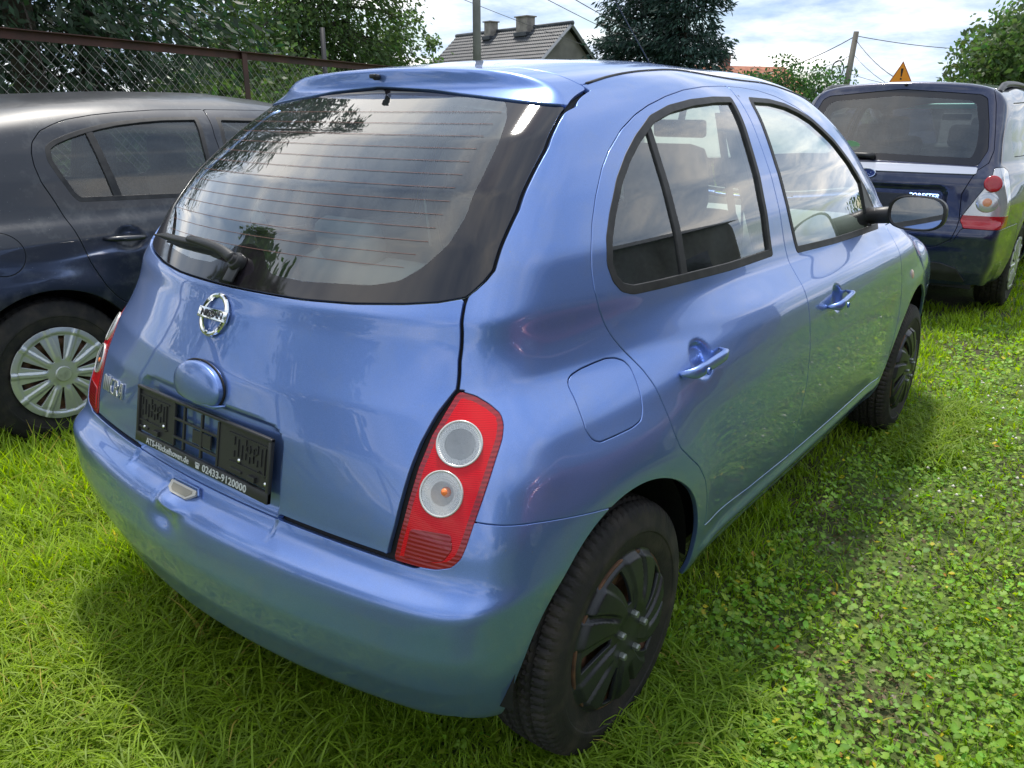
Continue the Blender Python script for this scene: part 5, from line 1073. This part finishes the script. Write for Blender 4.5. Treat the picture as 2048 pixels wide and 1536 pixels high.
# ---- poles and wires
M_con=mat('grey_pole',(.20,.20,.20),.7); noisecol(M_con,(.17,.17,.165),(.24,.24,.235),3,5)
p=ang(955,18); b=MB(); b.tube([(0,0,0),(0,0,7.5)],[.092,.075],16); b.build('street_pole',M_con,smooth=True,label='round grey pole in front of the tiled house',cat='pole',loc=(p.x,p.y,0))
M_wd=mat('pole_wood',(.13,.12,.10),.85); noisecol(M_wd,(.09,.08,.065),(.19,.18,.155),6,5,stretch=(1,1,.1))
w0_=ang(1713,35,63); w1_=ang(1695,35,158); dd=(w0_-w1_); bs=w1_-dd*(w1_.z/dd.z); b=MB(); b.tube([(0,0,0),tuple(w0_-bs)],[.15,.10],12); wp=b.build('wooden_pole',M_wd,smooth=True,label='leaning wooden power pole behind the estate car',cat='pole',loc=tuple(bs))
co_=(w0_-bs)*.70; 
b=MB()
b.tube([(co_.x-.0+.22*math.cos(a)*_r.x,co_.y+.22*math.cos(a)*_r.y,co_.z+.30*math.sin(a)) for a in np.linspace(0,2*math.pi,25)],.025,6,False); b.V=[(v[0]-_r.x*.45,v[1]-_r.y*.45,v[2]) for v in b.V]; b.build('cable_coil',M_plas,wp,smooth=True)
def wire3(name,p,q,sag,r_,label,n=24):
    p,q=Vector(p),Vector(q); b=MB(); b.tube([tuple(p+(q-p)*t-Vector((0,0,sag*4*t*(1-t)))) for t in np.linspace(0,1,n)],r_*.62,4,False); b.build(name,M_plas,smooth=True,label=label,cat='wire',group='overhead wires')
top=w0_-Vector((0,0,.15)); lo_=w0_-Vector((0,0,.8)); lo2=w0_-Vector((0,0,1.5))
wire3('overhead_wire',top,ang(1240,46,60),1.9,.028,'upper black wire from the leaning pole to the left, behind the spruces')
wire3('overhead_wire',lo_,ang(1240,46,86),1.7,.018,'middle thin wire from the leaning pole to the left')
wire3('overhead_wire',lo2,ang(1420,46,125),.5,.014,'lowest thin wire from the leaning pole to the left')
wire3('overhead_wire',top,ang(2120,46,92),.3,.022,'topmost wire from the leaning pole to the right edge')
wire3('overhead_wire',top-Vector((0,0,.12)),ang(2080,26,128),1.2,.026,'thick sagging wire from the leaning pole to the right tree')
wire3('overhead_wire',lo_,ang(2080,26,136),1.1,.016,'thin sagging wire below the thick one to the right tree')
wire3('overhead_wire',lo2,ang(1850,30,175),.1,.014,'short thin wire running down behind the warning sign')
wire3('overhead_wire',ang(1085,16,-40),ang(1450,48,118),.4,.016,'uppermost wire crossing the sky right of the tiled house')
wire3('overhead_wire',ang(985,16,-60),ang(1450,52,136),.4,.014,'second wire crossing the sky right of the tiled house')
wire3('overhead_wire',ang(880,20,-20),ang(1420,60,150),.4,.012,'faint thin wire crossing above the chimneys')
wire3('overhead_wire',ang(340,20,17),ang(700,28,10),.1,.010,'faint wire between the conifers')
# ---- warning sign
sp=ang(1795,11.0); sg=empty('warning_sign',(sp.x,sp.y,0),label='orange triangular warning sign with a black exclamation mark above the estate car roof',cat='sign')
wv=ang(1795,11.0,162); tz=ang(1797,11.0,128).z+.02; sgw=(_r*1.0); half=.128
fx=Vector((CAM[0]-sp.x,CAM[1]-sp.y,0)).normalized(); rx=Vector((-fx.y,fx.x,0)); Ms=Matrix(((rx.x,0,fx.x,0),(rx.y,0,fx.y,0),(0,1,0,0),(0,0,0,1)))
def tri(w_,z0_,z1,r_):
    return [tuple(q) for q in chaikin(dens([(-w_,z0_),(w_,z0_),(0,z1)],r_),1)]
zb_=tz-.235
b=MB(); b.prism(tri(.138,zb_-.012,tz+.012,.02),.004,Ms); b.build('border',mat('sign_border',(.42,.12,.02),.5),sg)
b=MB(); b.prism(tri(.118,zb_+.002,tz-.012,.02),.006,Ms); b.build('face',mat('sign_orange',(.85,.30,.01),.45),sg)
b=MB(); b.prism([(-.006,zb_+.075),(.006,zb_+.075),(.014,zb_+.165),(-.014,zb_+.165)],.0075,Ms); b.prism([(.011*math.cos(a),zb_+.050+.011*math.sin(a)) for a in np.linspace(0,6.28,14)[:-1]],.0075,Ms); b.build('exclamation_mark',mat('sign_black',(.01,.01,.01),.5),sg)
b=MB(); b.tube([(0,0,0),(0,0,tz-.1)],.02,8); b.V=[(v[0]-fx.x*.03,v[1]-fx.y*.03,v[2]) for v in b.V]; b.build('post',M_con,sg,smooth=True)
# ---- building to the right, outside the frame (mirrored in the side windows)
bl_=empty('long_shed',(7,-10.5,0),R(4),label='grey rendered shed with a tiled gable roof right of the cars, mirrored in the windows',cat='building')
b=MB(); b.box((0,0,1.7),(16,6,3.4)); b.build('wall',M_ren,bl_); b=MB(); b.add([(-8.3,-3.4,3.3),(8.3,-3.4,3.3),(8.3,3.4,3.3),(-8.3,3.4,3.3),(-8.3,0,5.0),(8.3,0,5.0)],[(0,1,5,4),(2,3,4,5),(0,4,3),(1,2,5),(3,2,1,0)]); b.build('roof',M_tile,bl_)
for x_ in(-5,0,5): b=MB(); b.box((x_,3.02,1.9),(1.6,.08,1.0)); b.build('window',M_gloss,bl_)
for i,(x_,y_,H_) in enumerate(((-6,-12,6.5),(-4,-16,5),(-10,6,8),(-5,10,8))):
    broadleaf((x_,y_,0),H_,2.6,['leafy tree behind the camera to the right','far leafy tree behind the shed on the right','leafy tree behind the camera to the left','leafy tree at the left behind the navy car'][i],5000,.28,F_br,60+i,blobs=24)
# ---------------------------------------------------------------- ground, grass, ground ivy
M_soil=mat('soil_and_turf',(.05,.06,.02),.95)
t=M_soil.node_tree; bs_=t.nodes['Principled BSDF']; tc=t.nodes.new('ShaderNodeTexCoord')
nA=t.nodes.new('ShaderNodeTexNoise'); nA.inputs['Scale'].default_value=1.6; nA.inputs['Detail'].default_value=8; t.links.new(tc.outputs['Object'],nA.inputs[0])
rA=t.nodes.new('ShaderNodeValToRGB'); e=rA.color_ramp.elements; e[0].position=.36; e[0].color=(.06,.05,.03,1); e[1].position=.56; e[1].color=(.10,.15,.03,1); t.links.new(nA.outputs[0],rA.inputs[0])
nB=t.nodes.new('ShaderNodeTexNoise'); nB.inputs['Scale'].default_value=60; nB.inputs['Detail'].default_value=6; t.links.new(tc.outputs['Object'],nB.inputs[0])
mB=t.nodes.new('ShaderNodeMix'); mB.data_type='RGBA'; mB.blend_type='OVERLAY'; mB.inputs[0].default_value=.8; t.links.new(rA.outputs[0],mB.inputs[6]); t.links.new(nB.outputs[0],mB.inputs[7]); t.links.new(mB.outputs[2],bs_.inputs['Base Color'])
bp=t.nodes.new('ShaderNodeBump'); bp.inputs['Distance'].default_value=.03; bp.inputs['Strength'].default_value=.8; t.links.new(nB.outputs[0],bp.inputs['Height']); t.links.new(bp.outputs[0],bs_.inputs['Normal'])
gx=np.concatenate([np.linspace(-400,-14,12),np.linspace(-12,26,100),np.linspace(30,400,12)]); gy=np.concatenate([np.linspace(-400,-14,12),np.linspace(-12,16,80),np.linspace(20,400,12)])
def gh(x,y): return .012*np.sin(x*2.1+y)*np.cos(y*1.7)+.006*np.sin(x*5+1)*np.sin(y*6)-.010
X,Y=np.meshgrid(gx,gy,indexing='ij'); Z=gh(X,Y); n1,n2=X.shape; I=np.arange(n1-1)[:,None]*n2; J=np.arange(n2-1)[None]; Fq=np.stack([I+J,I+n2+J,I+n2+J+1,I+J+1],-1).reshape(-1,4)
meshobj('ground',np.stack([X,Y,Z],-1).reshape(-1,3),Fq,M_soil,kind='structure')
# value noise for patches
NG=rng.random((64,64))
def vn(x,y,s,o=0):
    u=(x*s+17.3+o)%64; v=(y*s+5.1+o*1.7)%64; i=u.astype(int); j=v.astype(int); fu_=u-i; fv=v-j; fu_=fu_*fu_*(3-2*fu_); fv=fv*fv*(3-2*fv); i2=(i+1)%64;j2=(j+1)%64
    return (NG[i,j]*(1-fu_)+NG[i2,j]*fu_)*(1-fv)+(NG[i,j2]*(1-fu_)+NG[i2,j2]*fu_)*fv
def fbm(x,y,s,o=0): return .55*vn(x,y,s,o)+.3*vn(x,y,s*2.3,o+3)+.15*vn(x,y,s*5.1,o+9)
def sample(n,rmin,rmax,pw):
    # density falls with distance from the viewer as r^-pw
    u=rng.random(n); k=2-pw; r=(rmin**k+u*(rmax**k-rmin**k))**(1/k); a=YAW+R(-48)+R(96)*rng.random(n); return CAM[0]+r*np.cos(a),CAM[1]+r*np.sin(a),r
def ivy_mask(x,y):
    m=fbm(x,y,1.1,2); right=sst(-y,.62,.85)*(1-sst(-y,3.4,4.2)); base=right*(sst(x,.35,.9)*(1-sst(x,4.8,5.8)))
    q=np.clip(base*1.25+(m-.5)*1.1,0,1); q=np.maximum(q,.8*sst(m,.60,.68)); return q
def bare(x,y):
    m=fbm(x,y,1.7,11); spot=np.exp(-((x-1.65)**2/.10+(y+1.05)**2/.035))+.9*np.exp(-((x-2.15)**2/.12+(y+1.25)**2/.03))+.8*np.exp(-((x-.62)**2/.09+(y-1.45)**2/.06))+.6*np.exp(-((x-1.15)**2/.05+(y+1.18)**2/.03))
    return np.clip(spot*.9+sst(m,.66,.74)*.8,0,1)
def inside_car(x,y): return ((x>.45)&(x<3.2)&(np.abs(y)<.60))|((x>.3)&(x<3.6)&(np.abs(y-2.81)<.6))|((x>5.9)&(x<9)&(np.abs(y)<.6))
def rot_frame(h,lean,bend): pass
def grass(name,x,y,L_,w_,lean,seg,mt,colr,label,curl=.5):
    n=len(x); z=gh(x,y)-.004; a=rng.random(n)*2*np.pi; 
    lx,ly=np.cos(a),np.sin(a); px_,py_=-ly,lx; V=np.zeros((n,seg*2+1,3)); 
    tw=rng.normal(size=n)*.5
    px_,py_=np.cos(a+np.pi/2+tw),np.sin(a+np.pi/2+tw)
    hx=np.zeros(n);hz=np.zeros(n); th=lean.copy()
    for k in range(seg+1):
        t_=k/seg
        if k>0: hx+=np.sin(th)*L_/seg; hz+=np.cos(th)*L_/seg; th=np.minimum(th+curl*(.6+.8*rng.random(n))/seg*1.6,2.3)
        c=np.stack([x+lx*hx,y+ly*hx,np.maximum(z+hz,z+.002)],1); ww=w_*(1-t_**1.6)*.5+.0001
        if k<seg: V[:,2*k]=c-np.stack([px_*ww,py_*ww,0*ww],1); V[:,2*k+1]=c+np.stack([px_*ww,py_*ww,0*ww],1)
        else: V[:,2*k]=c
    m=seg*2+1; base=(np.arange(n)*m)[:,None]; F=[]
    for k in range(seg-1): F+= [base+np.array([[2*k,2*k+1,2*k+3]]),base+np.array([[2*k,2*k+3,2*k+2]])]
    F.append(base+np.array([[2*seg-2,2*seg-1,2*seg]]))
    o=meshobj(name,V.reshape(-1,3),np.concatenate(F),mt,kind='stuff',smooth=True,label=label,cat='grass')
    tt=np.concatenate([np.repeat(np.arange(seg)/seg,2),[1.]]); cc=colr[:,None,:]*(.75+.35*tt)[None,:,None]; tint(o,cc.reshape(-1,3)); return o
M_gr=foliage('grass_blades',(.25,.395,.036),.5); M_iv=foliage('ivy_leaves',(.21,.335,.038),.42)
def cols(n,x,y,yel=.25):
    m=fbm(x,y,.9,5); c=np.stack([.75+.65*m,.85+.35*m,.8+0*m],1)*(.7+.6*rng.random(n))[:,None]; dry=rng.random(n)<.012*(1+2*(m>.6)); c[dry]=np.array([2.2,1.15,2.6])*(.7+.5*rng.random((dry.sum(),1))); return c
x,y,r=sample(290000,.75,17,1.75); iv=ivy_mask(x,y); br=bare(x,y); k=(rng.random(len(x))<(1-.50*iv)*(1-.92*br))&~inside_car(x,y); x,y,r,iv=x[k],y[k],r[k],iv[k]
far=np.maximum(r/2.0,1.); lush=sst(y+.45*(-x),.0,.9)*sst(-x+1.1,0,.6)+sst(-y,1.9,2.6)*.25
tuft=fbm(x,y,3.1,7)
L_=(.040+.035*rng.random(len(x))+.055*sst(tuft,.5,.75))*(1+1.1*lush)*(1-.35*iv); w_=(.0032+.0030*rng.random(len(x)))*far**.75*(1+.3*lush)
nr_=r<3.2; C_=cols(len(x),x,y); ln_=np.abs(rng.normal(size=len(x)))*.36+.05
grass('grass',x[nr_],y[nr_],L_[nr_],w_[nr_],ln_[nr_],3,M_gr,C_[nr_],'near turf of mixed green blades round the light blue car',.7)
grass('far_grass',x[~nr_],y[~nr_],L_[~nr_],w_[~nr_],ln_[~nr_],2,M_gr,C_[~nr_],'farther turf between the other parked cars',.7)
# long lush tufts under the rear bumper and by the rear wheel
xs_,ys_=[],[]
T_=[]
for i in range(760):
    u=rng.random(); 
    if u<.62: cx_,cy_=-.40+.50*rng.random(),.8-1.6*rng.random()
    elif u<.74: cx_,cy_=-.1+.5*rng.random(),.9+.8*rng.random()
    elif u<.92: cx_,cy_=.05+.8*rng.random(),-.80-.20*rng.random()
    else: cx_,cy_=2.6+.9*rng.random(),-.9-.15*rng.random()
    m_=rng.integers(30,75); s_=.035+.03*rng.random(); T_.append((cx_+rng.normal(size=m_)*s_,cy_+rng.normal(size=m_)*s_,np.full(m_,.10+.13*rng.random()*(1 if u<.74 else .75))))
x=np.concatenate([t_[0] for t_ in T_]); y=np.concatenate([t_[1] for t_ in T_]); L_=np.concatenate([t_[2] for t_ in T_])*(.6+.6*rng.random(len(x)))
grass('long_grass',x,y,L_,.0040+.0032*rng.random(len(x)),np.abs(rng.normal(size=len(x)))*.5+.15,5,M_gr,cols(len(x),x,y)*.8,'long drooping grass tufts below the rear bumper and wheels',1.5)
# ground ivy: round notched leaves on short stalks
def ivy(name,n,rmin,rmax,label,szm=1.):
    x,y,r=sample(n,rmin,rmax,1.6); k=(rng.random(n)<ivy_mask(x,y)*(1-.65*bare(x,y)))&~inside_car(x,y); x,y,r=x[k],y[k],r[k]; n=len(x)
    s=(.0042+.0070*rng.random(n)**1.5)*szm*np.maximum(r/3.5,1)**.6; h=.012+.035*rng.random(n)*(1+.3*(s>.012)); K=7; th=np.linspace(.35,2*np.pi-.35,K); rad=1+.10*np.sin(th*3+1); 
    a=rng.random(n)*2*np.pi; tx_,ty_=rng.normal(size=n)*.38,rng.normal(size=n)*.38
    P=np.zeros((n,K+1,3)); 
    u=np.concatenate([[0.],rad*np.cos(th)]); v=np.concatenate([[0.],rad*np.sin(th)]); cup=np.concatenate([[-.12],.10*np.cos(th*2)+.06]); u[0]=.25
    ca,sa=np.cos(a)[:,None],np.sin(a)[:,None]; U=(u*ca-v*sa)*s[:,None]; W=(u*sa+v*ca)*s[:,None]
    P[:,:,0]=x[:,None]+U; P[:,:,1]=y[:,None]+W; P[:,:,2]=(gh(x,y)+h)[:,None]+U*tx_[:,None]+W*ty_[:,None]+cup*s[:,None]*(1+.5*rng.normal(size=n))[:,None]
    base=(np.arange(n)*(K+1))[:,None]; F=np.concatenate([base+np.array([[0,i+1,i+2]]) for i in range(K-1)])
    o=meshobj(name,P.reshape(-1,3),F,M_iv,kind='stuff',smooth=True,label=label,cat='ground ivy'); m=fbm(x,y,2.,21)
    c=np.stack([.7+.9*m*rng.random(n),.8+.35*m,.75+.4*rng.random(n)],1)*(.7+.65*rng.random(n))[:,None]; ye=rng.random(n)<.02; c[ye]=np.array([2.8,1.5,.9])*(.6+.6*rng.random((ye.sum(),1))); br_=rng.random(n)<.003; c[br_]=np.array([2.0,.6,1.]); 
    cc=np.repeat(c[:,None,:],K+1,1); cc[:,0]*=1.25; tint(o,cc.reshape(-1,3)); return o
ivy('ground_ivy',120000,.8,9,'carpet of small round ground ivy leaves beside the light blue car')
# white clover heads and litter
x,y,r=sample(2600,2.2,9,1.0); k=(y<-1.0)&(x>2.2)&(fbm(x,y,1.3,31)>.5)|(rng.random(len(x))<.03); x,y,r=x[k],y[k],r[k]; V=[];F=[]
oc=np.array([(1,0,0),(-1,0,0),(0,1,0),(0,-1,0),(0,0,1),(0,0,-1)],float); of=np.array([(0,2,4),(2,1,4),(1,3,4),(3,0,4),(2,0,5),(1,2,5),(3,1,5),(0,3,5)])
C=np.stack([x,y,gh(x,y)+.03+.02*rng.random(len(x))],1); s=(.005+.004*rng.random(len(x)))*np.maximum(r/5,1); V=(C[:,None]+oc[None]*s[:,None,None]).reshape(-1,3); F=((np.arange(len(x))*6)[:,None,None]+of[None]).reshape(-1,3)
meshobj('clover_flowers',V,F,mat('clover_white',(.62,.60,.50),.8),kind='stuff',label='scattered small white clover heads in the grass at the right',cat='clover')
# dead leaves and crumbs on the bare patches
x,y,r=sample(60000,.8,6,1.4); k=rng.random(len(x))<(bare(x,y)*.9+.02); x,y=x[k],y[k]; n=len(x); P=np.stack([x,y,gh(x,y)+.006+.008*rng.random(n)],1); d=rng.normal(size=(n,3))*np.array([1,1,.25]); V,F=leaves(P,.016,d,.5); M_li=foliage('litter',(.16,.115,.06),.1); o=meshobj('leaf_litter',V,F,M_li,kind='stuff',label='dry brown leaf litter on the bare soil patches',cat='litter',smooth=False); tint(o,np.repeat((.35+1.0*rng.random((n,1)))*np.ones((1,3)),4,0))
x,y,r=sample(9000,.8,6,1.2); k=rng.random(len(x))<bare(x,y); x,y=x[k],y[k]; n=len(x); C=np.stack([x,y,gh(x,y)+.002],1); s=.003+.007*rng.random(n)**2; V=(C[:,None]+oc[None]*np.array([1,.8,.5])*(s[:,None,None])*(.7+.6*rng.random((n,6,1)))).reshape(-1,3); F=((np.arange(n)*6)[:,None,None]+of[None]).reshape(-1,3)
meshobj('pebbles',V,F,mat('pebble_grey',(.22,.20,.18),.8),kind='stuff',label='small grey stones on the bare soil beside the car',cat='stones')
